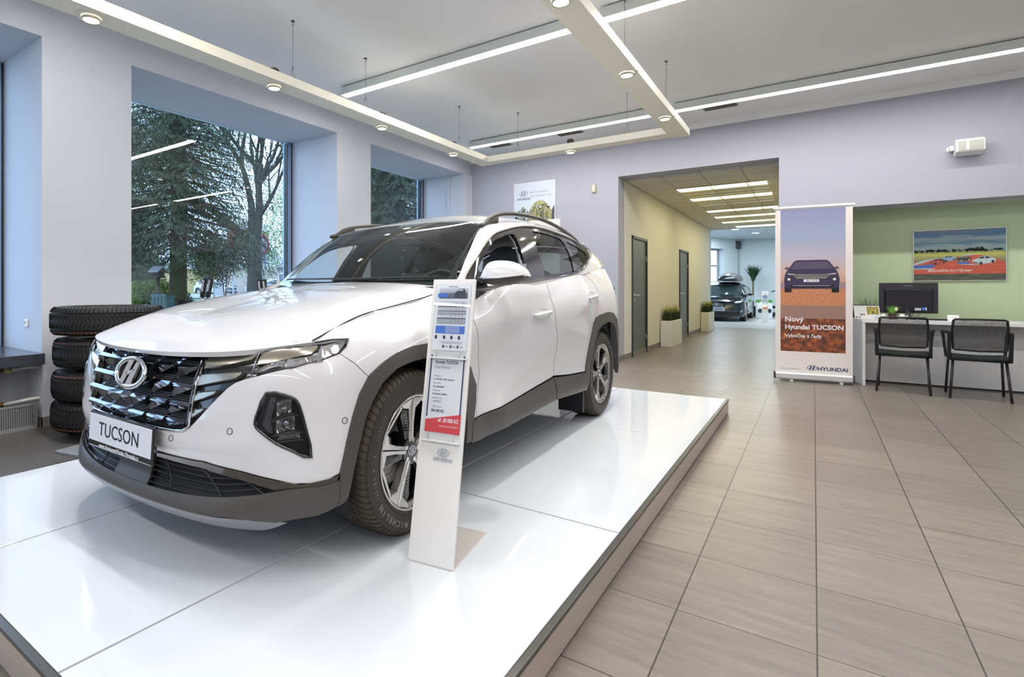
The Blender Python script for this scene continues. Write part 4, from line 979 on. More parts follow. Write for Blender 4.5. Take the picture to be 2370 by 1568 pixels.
# ================================================================ PLATFORM
PX0,PX1,PY0,PY1=-3.76,-.690,.615,6.01
M_pl=mat('white_platform_glass',(.66,.695,.74),.07,coat=.6,spec=.5)
pf=empty('display_platform',((PX0+PX1)/2,(PY0+PY1)/2,0),0,'low white glass display platform under the white car','platform')
px,py=pf.location.x,pf.location.y
xs=[PX0,-2.735,-1.712,PX1];ys=[PY0,2.44,4.25,PY1]
for i in range(3):
    for j in range(3):
        MB().box(xs[i]+.005-px,xs[i+1]-.005-px,ys[j]+.005-py,ys[j+1]-.005-py,.128,.14).build('glass_panel',M_pl,pf,bevel=.0015)
MB().box(PX0-px,PX1-px,PY0-py,PY1-py,.03,.126).build('platform_core',mat('core_grey',(.06,.065,.07),.5),pf)
M_side=mat('brushed_side',(.56,.50,.44),.34,metal=.55)
MB().box(PX1-px,PX1+.016-px,PY0-.016-py,PY1+.03-py,.012,.122).build('side_strip',M_side,pf,bevel=.001)
MB().box(PX1-.004-px,PX1+.022-px,PY0-.02-py,PY1+.03-py,.124,.141).build('edge_profile',mat('dark_edge',(.10,.095,.085),.35,metal=.6),pf,bevel=.003)
MB().box(PX0-.016-px,PX1-px,PY0-.016-py,PY0-py,.012,.122).build('side_strip',M_side,pf,bevel=.001)
MB().box(PX0-.02-px,PX1-.004-px,PY0-.022-py,PY0+.004-py,.124,.141).build('edge_profile',_M['dark_edge'],pf,bevel=.003)
MB().box(PX0-.02-px,PX0+.004-px,PY0+.004-py,PY1-py,.124,.141).build('edge_profile',_M['dark_edge'],pf,bevel=.002)
MB().box(PX0-.016-px,PX0-px,PY0-py,PY1-py,.012,.122).build('side_strip',M_side,pf)
MB().box(PX0+.02-px,PX1-px,PY0+.02-py,PY1-.02-py,0,.03).build('plinth',M_black,pf)
# ================================================================ PRINTED THINGS
def face(name,loc,rz=0,tilt=0,label=None,cat=None,group=None,parent=None):
    e=empty(name,loc,0,label,cat,group,rot=(R(90)+tilt,0,rz))
    if parent:e.parent=parent
    return e
def flat(name,polys,m,parent,z=.0,th=.0004):
    b=MB()
    for P in polys: b.prism(P,z,z+th)
    return b.build(name,m,parent)
def rect(x0,x1,y0,y1): return [(x0,y0),(x1,y0),(x1,y1),(x0,y1)]
def ell(cx,cy,rx,ry,n=28,a0=0,a1=2*PI): return [(cx+rx*math.cos(a0+(a1-a0)*i/n),cy+ry*math.sin(a0+(a1-a0)*i/n)) for i in range(n)]
def gradmat(name,stops,y0,y1,noise=0,nscale=(3,30,1),rough=.5,axis='Y'):
    m,nt,b,o=nodes(name);L=nt.links.new
    tc=nt.nodes.new('ShaderNodeTexCoord');sp=nt.nodes.new('ShaderNodeSeparateXYZ');L(tc.outputs['Object'],sp.inputs[0])
    mr=nt.nodes.new('ShaderNodeMapRange');mr.inputs[1].default_value=y0;mr.inputs[2].default_value=y1
    src=sp.outputs[axis]
    if noise:
        mp=nt.nodes.new('ShaderNodeMapping');mp.inputs['Scale'].default_value=nscale;L(tc.outputs['Object'],mp.inputs[0])
        n=nt.nodes.new('ShaderNodeTexNoise');n.inputs['Scale'].default_value=1;n.inputs['Detail'].default_value=6;L(mp.outputs[0],n.inputs[0])
        ma=nt.nodes.new('ShaderNodeMath');ma.operation='MULTIPLY_ADD';ma.inputs[1].default_value=noise;L(n.outputs['Fac'],ma.inputs[0]);L(src,ma.inputs[2])
        mb=nt.nodes.new('ShaderNodeMath');mb.operation='SUBTRACT';mb.inputs[1].default_value=noise/2;L(ma.outputs[0],mb.inputs[0]);src=mb.outputs[0]
    L(src,mr.inputs[0]);r=nt.nodes.new('ShaderNodeValToRGB');L(mr.outputs[0],r.inputs[0])
    el=r.color_ramp.elements
    while len(el)<len(stops): el.new(.5)
    for e,(p,c) in zip(el,stops): e.position=p;e.color=(*c,1)
    L(r.outputs[0],b.inputs['Base Color']);b.inputs['Roughness'].default_value=rough
    _M[name]=m;return m
def noisemat(name,stops,scale,rough=.6,sc=(1,1,1),detail=6):
    m,nt,b,o=nodes(name);L=nt.links.new
    tc=nt.nodes.new('ShaderNodeTexCoord');mp=nt.nodes.new('ShaderNodeMapping');mp.inputs['Scale'].default_value=sc;L(tc.outputs['Object'],mp.inputs[0])
    n=nt.nodes.new('ShaderNodeTexNoise');n.inputs['Scale'].default_value=scale;n.inputs['Detail'].default_value=detail;L(mp.outputs[0],n.inputs[0])
    r=nt.nodes.new('ShaderNodeValToRGB');L(n.outputs['Fac'],r.inputs[0]);el=r.color_ramp.elements
    while len(el)<len(stops): el.new(.5)
    for e,(p,c) in zip(el,stops): e.position=p;e.color=(*c,1)
    L(r.outputs[0],b.inputs['Base Color']);b.inputs['Roughness'].default_value=rough;_M[name]=m;return m
def logo(parent,cx,cy,w,m,z=.001,word=True,wsize=None,below=True,th=.0006,ringm=None):
    k=w/.2
    b=MB()
    N=40;rx,ry=.5*w,.33*w
    for i in range(N):
        a=2*PI*i/N;c=2*PI*(i+1)/N
        b.prism([(cx+rx*math.cos(a),cy+ry*math.sin(a)),(cx+rx*math.cos(c),cy+ry*math.sin(c)),(cx+rx*.88*math.cos(c),cy+ry*.86*math.sin(c)),(cx+rx*.88*math.cos(a),cy+ry*.86*math.sin(a))],z,z+th)
    for s in (1,-1):
        b.prism([(cx+s*x*w*5.2,cy+s*y*w*4.6) for x,y in [(-.056,-.046),(-.036,-.055),(-.022,-.028),(-.008,.03),(-.002,.052),(-.020,.055),(-.038,.03)]],z,z+th)
    b.prism([(cx+x*w*5.2,cy+y*w*4.6) for x,y in [(-.026,-.018),(.0,-.002),(.026,.018),(.024,.004),(.0,-.016),(-.024,-.006)]],z,z+th)
    return b.build('brand_emblem',m,parent)
M_navy=mat('print_navy',(.02,.03,.12),.5);M_ink=mat('print_ink',(.03,.03,.035),.5);M_grey=mat('print_grey',(.30,.31,.34),.5);M_pw=mat('print_paper',(.82,.83,.86),.5);M_red=mat('print_red',(.70,.02,.025),.5);M_blue=mat('print_blue',(.05,.17,.60),.5);M_lgrey=mat('print_light_grey',(.55,.57,.62),.5);M_brown=mat('print_brown',(.09,.07,.08),.5)  # the last one is brown ink for printed trunks and calendar adverts
def car_front(parent,cx,cy,w,z,body_,glass_,light_,dark_,plate=None):
    S=lambda P:[(cx+x*w,cy+y*w) for x,y in P]
    flat('printed_car_tyres',[S(rect(-.49,-.36,-.38,-.12)),S(rect(.36,.49,-.38,-.12))],dark_,parent,z)
    flat('printed_car_body',[S([(-.5,-.08),(-.49,-.26),(-.36,-.30),(.36,-.30),(.49,-.26),(.5,-.08),(.47,.06),(.42,.14),(.32,.30),(.27,.335),(-.27,.335),(-.32,.30),(-.42,.14),(-.47,.06)])],body_,parent,z+.0004)
    flat('printed_car_window',[S([(-.38,.135),(.38,.135),(.29,.295),(-.29,.295)]),S([(-.49,.135),(-.41,.13),(-.40,.155),(-.42,.185),(-.48,.18)]),S([(.49,.135),(.41,.13),(.40,.155),(.42,.185),(.48,.18)])],glass_,parent,z+.0008)
    flat('printed_car_mask',[S([(-.40,.03),(-.28,-.09),(.28,-.09),(.40,.03)]),S([(-.42,-.22),(.42,-.22),(.38,-.27),(-.38,-.27)]),S([(-.46,-.06),(-.36,-.05),(-.38,-.13),(-.45,-.13)]),S([(.46,-.06),(.36,-.05),(.38,-.13),(.45,-.13)])],dark_,parent,z+.0012)
    L_=[]
    for i,yy in enumerate((.02,-.01,-.04,-.065)):
        L_.append(S([(-.36+i*.03,yy),(.36-i*.03,yy),(.36-i*.03,yy-.008),(-.36+i*.03,yy-.008)]))
    L_+= [S([(-.45,.045),(-.30,.025),(-.32,.01),(-.42,.02)]),S([(.45,.045),(.30,.025),(.32,.01),(.42,.02)]),S(ell(-.41,-.09,.03,.03,12)),S(ell(.41,-.09,.03,.03,12)),S(rect(-.34,.34,-.235,-.228))]
    flat('printed_car_lights',L_,light_,parent,z+.0016)
    if plate:
        flat('printed_number_plate',[S(rect(-.14,.14,-.15,-.09))],M_pw,parent,z+.002)
        text_mesh('printed_number',plate,.06*w,M_ink,parent,loc=(cx+.01*w,cy-.12*w,z+.0026),extrude=.0002)
# ---- price stand on the platform
def price_stand(loc,rz,label,full=True):
    t=empty('price_stand',loc,rz,label,'price stand')
    W_=.197;H_=1.14;tl=.235
    p=empty('stand_panel',(0,0,0),0,rot=(R(90)-math.atan2(tl,1.115),0,0));p.parent=t;p.location.z=.004
    Mw=mat('stand_white',(.74,.735,.72),.4)
    MB().box(-W_/2,W_/2,0,H_,-.014,0).build('panel_board',Mw,p,bevel=.003)
    b=MB();b.add([(-W_/2,0,0),(W_/2,0,0),(W_/2,.36,0),(-W_/2,.36,0),(-W_/2,0,.006),(W_/2,0,.006),(W_/2,.36,.006),(-W_/2,.36,.006)],[(0,3,2,1),(4,5,6,7),(0,1,5,4),(1,2,6,5),(2,3,7,6),(3,0,4,7)]);b.build('foot_plate',mat('stand_foot',(.66,.63,.60),.3,metal=.3),t,bevel=.001)
    # lower sheet with price
    x0,x1=-.074,.082
    ac=glassmat('acrylic',(.96,.97,.98),1.0)
    for nm,y0,y1 in (('lower_price_sheet',.50,.82),('upper_price_sheet',.835,1.115)):
        sh=empty(nm,(0,0,0));sh.parent=p
        MB().box(x0,x1,y0,y1,.0015,.003).build('paper',M_pw,sh)
        MB().box(x0-.006,x1+.006,y0-.03,y1+.003,.010,.012).build('acrylic_cover',ac,sh)
        b=MB();b.box(x0-.006,x1+.006,y0-.036,y0-.031,.0,.018);b.box(x0+.02,x0+.024,y0-.03,y0-.004,0,.012).box(x1-.03,x1-.026,y0-.03,y0-.004,0,.012);b.build('holder_ledge',Mw,sh)
        Z=.0031
        def T(s,x,y,sz,m,al='LEFT',bold=0,sx=1): text_mesh('sheet_text',s,sz,m,sh,loc=(x,y,Z+.0004),extrude=.0001,align=al,bold=bold,sx=sx*.74)
        if nm[0]=='l':
            flat('side_bars',[rect(x0,x0+.006,.56,y1-.006),rect(x1-.008,x1-.002,.575,y1-.006)],M_navy,sh,Z)
            flat('red_band',[[(x0-.001,y0),(x1,y0-.0),(x1,.580),(x0-.001,.548)]],M_red,sh,Z)
            if full:
                T('Hyundai TUCSON',-.053,.785,.0185,M_ink,bold=.0004);T('Style Premium',-.053,.764,.0165,M_grey)
                T('Motorizace',-.053,.728,.0098,M_grey);T('1,6 T-GDI HEV / 169 kW / Hybrid 4x4',-.053,.714,.0090,M_ink,bold=.0002,sx=.88);T('Převodovka',-.053,.698,.0098,M_grey);T('6 st. automatická',-.053,.684,.0100,M_ink,bold=.0002)
                T('Dostupnost',-.053,.668,.0098,M_grey);T('Nový, ihned k odběru',-.053,.654,.0100,M_ink,bold=.0002);T('Standardní cena',-.053,.637,.0098,M_grey);T('1 109 990 Kč',-.053,.623,.0105,M_ink);T('AKČNÍ CENA',-.053,.602,.0105,M_grey);T('994 990 Kč',-.053,.585,.0165,M_ink,bold=.0005)
                T('až -20 000 Kč',.073,.550,.0215,M_pw,'RIGHT',bold=.0006);T('Dodatečný slevový BONUS',.073,.527,.0098,M_pw,'RIGHT')
        else:
            flat('printed_photo',[rect(x0+.012,x1-.012,1.055,1.10)],gradmat('stand_photo_sky',[(0,(.10,.10,.11)),(.5,(.16,.16,.19)),(.6,(.45,.48,.55)),(1,(.62,.64,.70))],1.055,1.10),sh,Z)
            flat('blue_box',[rect(x0+.006,x0+.052,1.06,1.077)],M_blue,sh,Z+.0004)
            flat('printed_car',[[(.005,1.062),(.012,1.083),(.022,1.088),(.030,1.098),(.052,1.098),(.060,1.086),(.062,1.064),(.05,1.058),(.03,1.057)]],mat('print_car_blue',(.03,.04,.07),.4),sh,Z+.0004)
            flat('printed_car_window',[[(.024,1.089),(.031,1.096),(.046,1.096),(.048,1.089)]],M_lgrey,sh,Z+.0008)
            flat('table_rows',[rect(x0+.01,x1-.014,1.043-.0068*i-.003-(.003 if i%3==1 else 0),1.043-.0068*i) for i in range(15)],M_lgrey,sh,Z)
            flat('table_dark_rows',[rect(x0+.01,x1-.014,yy-.0035,yy) for yy in (1.022,1.003,.972)]+[rect(x0+.01,x1-.014,yy-.0015,yy) for yy in (.995,.988,.965,.958,.951)],M_ink,sh,Z+.0004)
            flat('table_columns',[rect(xx,xx+.002,.948,1.04) for xx in (.0,.02,.035,.05)],M_grey,sh,Z+.0006)
            flat('blue_band',[rect(x0+.008,x1-.014,.905,.938)],M_blue,sh,Z)
            flat('small_print',[rect(-.02-.0*i,.045,.933-.0048*i,.9345-.0048*i) for i in range(6)],M_pw,sh,Z+.0005)
            flat('pictograms',[rect(xx,xx+.010,.882,.897) for xx in (x0+.008,-.028,.006,.040)]+[rect(xx,xx+.008,.845,.857) for xx in (-.028,.006,.038)],M_ink,sh,Z)
            flat('footnotes',[rect(-.045+.004*i,.06,.873-.0035*i,.8738-.0035*i) for i in range(4)]+[rect(xx,xx+.014,.849,.853) for xx in (-.016,.018,.050)],M_grey,sh,Z)
            if full: T('Hyundai Tucson',0,1.107,.0085,M_ink,'CENTER')
    logo(p,.018,.425,.05,M_chrome,.0005,th=.004)
    text_mesh('brand_lettering','HYUNDAI',.0175,M_chrome,p,loc=(.018,.397,.002),extrude=.0015,bold=.0006,space=1.08)
    return t
ps=price_stand((-1.2055,1.7135,.1405),R(8.5),'white price stand with two sheets standing on the platform by the front wheel')
p2_=price_stand((-1.42,22.95,.0),R(2),'distant white price stand beside the dark car in the far room',full=False)
# ---- roll up banner
bn=empty('roll_up_banner',(-.009,8.665,0),R(8.3),'tall roll up banner showing a dark car at dusk, between corridor and desk','banner')
M_bw=mat('banner_fabric',(.80,.74,.70),.7)
MB().box(-.417,.417,-.045,.055,.03,.115).build('base_cassette',mat('banner_aluminium',(.70,.70,.70),.35,metal=.6),bn,bevel=.018,seg=3)
MB().box(-.423,-.415,-.05,.06,.025,.12).build('end_cap',M_dark,bn,bevel=.008);MB().box(.415,.423,-.05,.06,.025,.12).build('end_cap',M_dark,bn,bevel=.008)
for x in (-.24,.28): MB().box(x-.02,x+.02,-.10,.08,0,.028).build('foot',M_alu,bn,bevel=.005)
MB().box(-.435,.435,-.014,.014,2.275,2.305).build('top_rail',mat('banner_white_rail',(.82,.82,.80),.4),bn,bevel=.006)
MB().cyl((0,.03,.11),(0,.03,2.28),.010,8).build('support_pole',M_alu,bn)
pr_=face('printed_fabric',(0,-.004,0),parent=bn)
MB().box(-.41,.41,.10,2.29,-.001,0).build('fabric',M_bw,pr_)
IX0,IX1,IY0,IY1=-.352,.338,.395,2.262
flat('dusk_sky_print',[rect(IX0,IX1,1.30,IY1)],gradmat('dusk_sky',[(0,(.56,.30,.20)),(.14,(.62,.42,.34)),(.32,(.50,.45,.52)),(.6,(.34,.38,.52)),(1,(.25,.26,.42))],1.30,IY1),pr_,0)
flat('horizon_print',[rect(IX0,IX1,1.22,1.30)],mat('dusk_horizon',(.34,.24,.26),.6),pr_,0)
flat('sand_print',[rect(IX0,IX1,1.0,1.22)],noisemat('orange_sand',[(.3,(.42,.15,.06)),(.7,(.68,.30,.15))],60),pr_,0)
flat('road_print',[rect(IX0,IX1,.83,1.0)],noisemat('brown_road',[(.3,(.26,.14,.11)),(.7,(.40,.23,.18))],90),pr_,0)
flat('earth_print',[rect(IX0,IX1,IY0,.83)],noisemat('dark_orange_earth',[(.30,(.05,.022,.015)),(.5,(.20,.05,.02)),(.72,(.55,.15,.04))],14,detail=9),pr_,0)
car_front(pr_,-.018,1.395,.59,.0006,mat('print_violet_car',(.045,.035,.085),.4),mat('print_violet_glass',(.10,.08,.13),.4),mat('print_lights',(.75,.68,.62),.4),mat('print_black_car',(.012,.010,.018),.4),'8AI 1070')
text_mesh('banner_text','Nový',.092,M_pw,pr_,loc=(-.305,.815,.001),align='LEFT',bold=.002,extrude=.0002)
text_mesh('banner_text','Hyundai TUCSON',.083,M_pw,pr_,loc=(-.305,.715,.001),align='LEFT',bold=.002,extrude=.0002,sx=.98)
text_mesh('banner_text','Vybočte z řady',.064,M_pw,pr_,loc=(-.305,.600,.001),align='LEFT',bold=.001,extrude=.0002)
text_mesh('banner_text','www.hyundai.cz',.032,M_grey,pr_,loc=(-.355,.165,.001),align='LEFT',extrude=.0002)
logo(pr_,-.01,.19,.105,M_navy,.0005)
text_mesh('banner_text','HYUNDAI',.066,M_navy,pr_,loc=(.205,.180,.001),bold=.0015,extrude=.0002,sx=1.08)
# ---- poster on the back wall
po=face('wall_poster',(-4.13,9.185,2.42),0,0,'framed poster with brand logo and autumn trees on the lilac wall above the car roof','poster')
MB().box(-.40,.41,-.62,.755,-.012,0).build('frame',mat('poster_frame',(.75,.76,.78),.3,metal=.4),po,bevel=.002)
flat('poster_sheet',[rect(-.385,.392,-.60,.74)],mat('poster_white',(.66,.70,.77),.5),po,.0003)
def treeprint(x0,x1,y0,y1,n,seed,parent,z,m1,m2):
    rnd=random.Random(seed);P=[];Q=[]
    for i in range(n):
        x=rnd.uniform(x0,x1);y=y0+(y1-y0)*rnd.random()**1.3*(.6+.4*math.sin(PI*(x-x0)/(x1-x0)));r=rnd.uniform(.008,.020)
        (P if rnd.random()<.55 else Q).append(ell(x,y,r,r*rnd.uniform(.6,1.2),6,rnd.random(),rnd.random()+2*PI))
    flat('printed_leaves',P,m1,parent,z);flat('printed_leaves',Q,m2,parent,z+.0004)
M_l1=mat('print_leaf_green',(.20,.24,.08),.6);M_l2=mat('print_leaf_gold',(.50,.45,.14),.6);M_l3=mat('print_leaf_grey',(.34,.37,.36),.6)
treeprint(-.38,-.06,-.15,.30,420,1,po,.001,M_l1,M_l3);treeprint(-.12,.345,-.15,.40,1100,2,po,.001,M_l1,M_l2);treeprint(-.10,.345,-.1,.41,420,3,po,.0019,M_l3,M_l2)
flat('printed_trunks',[rect(x,x+w_,-.6,h_) for x,w_,h_ in ((.05,.016,.25),(.13,.022,.22),(.17,.014,.28),(.25,.016,.2),(-.24,.012,.05))]+[[(.345,-.6),(.39,-.6),(.39,.30),(.36,.25),(.345,.2)]],M_brown,po,.0026)
logo(po,-.205,.555,.165,mat('print_steel',(.22,.26,.31),.4),.0008)
text_mesh('poster_text','HYUNDAI',.062,M_navy,po,loc=(-.205,.455,.001),bold=.001,extrude=.0003,sx=.95)
text_mesh('poster_text','NEW THINKING.',.052,M_grey,po,loc=(-.085,.565,.001),align='LEFT',extrude=.0003,sx=.95)
text_mesh('poster_text','NEW POSSIBILITIES.',.052,M_grey,po,loc=(-.085,.492,.001),align='LEFT',extrude=.0003,sx=.95)
pn=empty('display_board',(-3.98,9.0,0),0,'white board whose top edge shows behind the car roof below the poster','board')
MB().box(-.55,.42,-.02,.02,0,2.44).build('board_sheet',mat('board_white',(.72,.70,.66),.5),pn,bevel=.003);MB().box(-.5,-.3,-.12,.12,0,.03).build('board_foot',M_alu,pn);MB().box(.2,.4,-.12,.12,0,.03).build('board_foot',M_alu,pn)
# ---- picture in the alcove
pc=face('framed_picture',(1.50,9.70,1.655),0,0,'wide silver framed picture of racing cars on the green wall','picture')
w2,h2=.432,.335
b=MB();b.box(-w2,w2,h2-.008,h2,-.018,.004).box(-w2,w2,-h2,-h2+.008,-.018,.004).box(-w2,-w2+.008,-h2+.008,h2-.008,-.018,.004).box(w2-.008,w2,-h2+.008,h2-.008,-.018,.004).box(-w2+.008,w2-.008,-h2+.008,h2-.008,-.018,-.012);b.build('frame',mat('silver_frame',(.68,.70,.66),.25,metal=.6),pc,bevel=.001)
flat('sky_print',[rect(-w2+.008,w2-.008,.03,h2-.008)],gradmat('racing_sky',[(0,(.30,.48,.50)),(.28,(.42,.56,.55)),(.42,(.10,.28,.38)),(.58,(.40,.50,.52)),(.75,(.06,.20,.36)),(1,(.20,.25,.32))],.03,h2,noise=.16,nscale=(3.5,22,1)),pc,-.011)
flat('grass_print',[rect(-w2+.008,w2-.008,-.10,.045)],gradmat('racing_grass',[(0,(.22,.20,.10)),(.5,(.35,.34,.14)),(.75,(.55,.55,.10)),(1,(.20,.25,.06))],-.10,.045,noise=.02,nscale=(4,40,1)),pc,-.0106)
flat('red_track_print',[[(-w2+.008,-.245),(w2-.008,-.245),(w2-.008,-.10),(.30,-.03),(.16,.0),(.0,-.03),(-.10,-.05),(-w2+.008,-.08)]],noisemat('track_red',[(.35,(.48,.07,.03)),(.65,(.66,.12,.05))],8,sc=(1,6,1)),pc,-.0102)
flat('blue_track_print',[[(-w2+.008,-.165),(-.27,-.168),(-.21,-.14),(-.24,-.115),(-w2+.008,-.13)],[(-.02,-.11),(.08,-.125),(.12,-.10),(.02,-.08)]],mat('track_blue',(.05,.14,.45),.5),pc,-.0098)
flat('white_track_print',[[(-w2+.008,-.18),(-.25,-.185),(-.21,-.172),(-.28,-.165),(-w2+.008,-.168)],[(-w2+.008,-.13),(-.24,-.06),(-.16,-.045),(-.20,-.035),(-.32,-.06),(-w2+.008,-.10)],[(-.02,-.115),(.12,-.135),(.24,-.13),(.12,-.12)],[(.0,-.02),(.10,.012),(.17,.0),(.08,-.01)]],mat('track_white',(.45,.55,.56),.5),pc,-.0095)
flat('asphalt_print',[[(-w2+.008,-h2+.008),(w2-.008,-h2+.008),(w2-.008,-.245),(.1,-.245),(-w2+.008,-.245)]],noisemat('track_dark',[(.3,(.03,.03,.03)),(.7,(.12,.13,.07))],9,sc=(1,5,1)),pc,-.0098)
rnd=random.Random(5);TP=[ell(-w2+.02+rnd.random()*.80,.048+rnd.random()*.018,.012+.01*rnd.random(),.008+rnd.random()*.012,7) for i in range(60)]+[ell(.10+rnd.random()*.12,.055+rnd.random()*.03,.018,.016,7) for i in range(16)]
flat('tree_line_print',TP,mat('print_hedge',(.07,.12,.05),.6),pc,-.0092)
def sidecar(cx,cy,s,m,d):
    S=lambda P:[(cx+x*s,cy+y*s) for x,y in P]
    flat('printed_car',[S([(-.11,-.035),(-.115,.0),(-.07,.02),(-.04,.05),(.04,.055),(.09,.03),(.115,.01),(.11,-.025),(.05,-.045),(-.03,-.055)])],m,pc,-.0088)
    flat('printed_car_window',[S([(-.06,.02),(-.035,.044),(.0,.048),(.0,.022)]),S([(.01,.022),(.012,.048),(.04,.048),(.07,.028)]),S(ell(-.03,-.045,.018,.022,12)),S(ell(.085,-.02,.014,.02,12)),S([(-.11,-.02),(-.07,-.028),(-.06,-.04),(-.10,-.035)])],d,pc,-.0084)
sidecar(.235,-.072,.92,mat('print_white_car',(.55,.65,.68),.4),M_ink)
sidecar(.05,-.05,.62,mat('print_black_car2',(.05,.05,.05),.4),mat('print_beige',(.35,.33,.22),.4));sidecar(-.09,-.045,.62,mat('print_blue_car',(.28,.42,.62),.4),M_ink);sidecar(-.19,-.08,.68,mat('print_red_car',(.45,.08,.05),.4),M_ink)
text_mesh('picture_lettering','#slovakiaring10year',.052,mat('print_cream',(.75,.62,.55),.5),pc,loc=(-.08,-.198,-.0094),bold=.001,extrude=.0002,shear=.2)
MB().box(-w2+.008,w2-.008,-h2+.008,h2-.008,-.004,-.003).build('picture_glass',glassmat('picture_glass',(.97,.97,.97),.55),pc)
# ---- loudspeaker
sp=empty('loudspeaker',(1.50,9.2,2.93),0,'white wall loudspeaker on a bracket high on the back wall','loudspeaker')
b=MB();b.prism([(-.20,-.075),(-.04,-.105),(-.035,.06),(-.10,.095),(-.185,.07)],-.125,.125,axis='x');b.build('housing',M_whiteplastic,sp,bevel=.012,seg=3)
g=MB();g.grid(lambda u,v:(-.108+.216*u,-.202-.010*math.sin(PI*v)+.018*v,-.065+.125*v),lin(0,1,10),lin(0,1,8));g.build('grille',mat('speaker_mesh',(.48,.48,.42),.5,bump=.6,bscale=500),sp)
MB().box(-.04,-.015,-.207,-.196,-.06,.06).build('centre_bar',M_whiteplastic,sp)
b=MB();b.bar((-.15,0,0),(-.15,-.10,0),.03,.05).bar((-.155,-.08,-.005),(-.125,-.10,-.005),.03,.06).cyl((-.15,0,0),(-.15,-.012,0),.035,14);b.build('bracket',M_whiteplastic,sp,bevel=.003)
ms=empty('motion_sensor',(-3.03,9.2,2.93),0,'small cream motion sensor on the back wall left of the corridor','motion sensor')
MB().box(-.033,.033,-.045,0,-.065,.065).build('sensor_body',mat('cream_plastic',(.62,.55,.38),.45),ms,bevel=.012,seg=3);MB().box(-.024,.024,-.05,-.044,-.01,.035).build('sensor_lens',mat('sensor_lens',(.72,.68,.55),.3),ms,bevel=.004)
# ---- reception desk
M_desk=mat('desk_white',(.76,.755,.75),.35)
dk=empty('desk',(.40,8.80,0),0,'long white reception desk in front of the green wall','desk')
b=MB();b.prism([(.09,0),(3.6,0),(3.6,.62),(-.02,.62)],.79,.83);b.build('desk_top',mat('desk_top_white',(.80,.80,.79),.3),dk,bevel=.002)
b=MB();b.prism([(.095,.004),(.125,.004),(.02,.60),(-.01,.60)],0,.789);b.build('side_panel',M_desk,dk)
MB().box(.10,3.6,.40,.42,.02,.789).build('modesty_panel',M_desk,dk);MB().box(.12,3.6,.405,.42,0,.02).build('plinth_strip',M_dark,dk)
MB().box(2.2,2.23,.0,.6,0,.789).build('side_panel',M_desk,dk)
# ---- visitor chairs
def make_chair(label):
    t=empty('visitor_chair',(0,0,0),0,label,'chair','black visitor chairs at the desk')
    Mf=mat('chair_frame_steel',(.035,.028,.032),.35,metal=.3);Mp=mat('chair_plastic',(.010,.010,.011),.45)
    W_=.235
    for x,y,x2,y2 in ((-W_,-.25,-.205,-.16),(W_,-.25,.205,-.16),(-W_,.24,-.215,.20),(W_,.24,.215,.20)):
        MB().tube([(x,y,0),(x2,y2,.43)],.0125,10).build('leg',Mf,t,smooth=True)
    b=MB();b.grid(lambda u,v:(u*.225*(1-.06*abs(v)**3),v*.225-.01,.475-.022*(1-abs(v)**2)*(1-u*u*.5)-.018*max(0,v)**2+.012*u*u),lin(-1,1,16),lin(-1,1,16));o=b.build('seat',mat('seat_fabric_black',(.012,.017,.016),.85,bump=.4,bscale=400),t,smooth=True,solid=.045)
    b=MB();b.tube([(-.215,-.18,.43),(.215,-.18,.43)],.014,8).tube([(-.215,.19,.43),(.215,.19,.43)],.014,8).tube([(-.215,-.18,.43),(-.215,.2,.43)],.016,8).tube([(.215,-.18,.43),(.215,.2,.43)],.016,8);b.build('seat_frame',Mf,t,smooth=True)
    for s in (-1,1):
        b=MB();b.hexa([(s*.235-.016,-.19,.42),(s*.235+.016,-.19,.42),(s*.235+.016,-.12,.42),(s*.235-.016,-.12,.42),(s*.240-.013,-.235,.745),(s*.240+.013,-.235,.745),(s*.240+.013,-.175,.745),(s*.240-.013,-.175,.745)]);b.build('rear_upright',Mp,t,bevel=.006)
        b=MB();b.hexa([(s*.235-.012,.16,.42),(s*.235+.012,.16,.42),(s*.235+.012,.21,.42),(s*.235-.012,.21,.42),(s*.262-.014,.19,.705),(s*.262+.014,.19,.705),(s*.262+.014,.25,.715),(s*.262-.014,.25,.715)]);b.build('front_upright',Mp,t,bevel=.006)
        b=MB();b.tube([(s*.240,-.22,.735),(s*.25,-.05,.728),(s*.265,.12,.722),(s*.27,.26,.705)],[.014,.017,.019,.012],8);b.build('armrest',Mp,t,smooth=True)
    # perforated back: frame and lattice
    BK=lambda u,v:(u*(.205+.0*v),-.215-.045*v+.035*u*u,.545+v*.335)
    b=MB();b.tube([BK(a,c) for a,c in [(-1,.02),(-1.03,.3),(-1.04,.7),(-1,.97),(-.93,1.0),(0,1.01),(.93,1.0),(1,.97),(1.04,.7),(1.03,.3),(1,.02),(.93,-.01),(0,-.03),(-.93,-.01)]],.011,8,closed=True)
    b.build('back_frame',Mp,t,smooth=True)
    nx,ny=27,16
    g=MB()
    def strip(p,q,w=.0042):
        g.bar(p,q,w,.005,up=(0,1,0))
    for i in range(-ny,nx+1):
        # diagonals both ways make the diamond holes
        for sg in (1,-1):
            pts=[]
            for j in range(ny+1):
                u=-1+2*((i+j) if sg==1 else (i+ny-j))/nx;v=j/ny
                if -1<=u<=1: pts.append(BK(u,v))
            for a,c in zip(pts[:-1:2],pts[2::2]): strip(a,c)
            if len(pts)>1 and len(pts)%2==0: strip(pts[-2],pts[-1])
    g.build('back_mesh',Mp,t)
    return t
ch=make_chair('black mesh back visitor chair at the desk, left one beside the banner');ch.location=(.862,8.62,0);ch.rotation_euler=(0,0,R(-6))
c2=copy_tree(ch,None,(1.475,8.565,0),R(-4),'black mesh back visitor chair at the desk, right one nearer the picture edge')
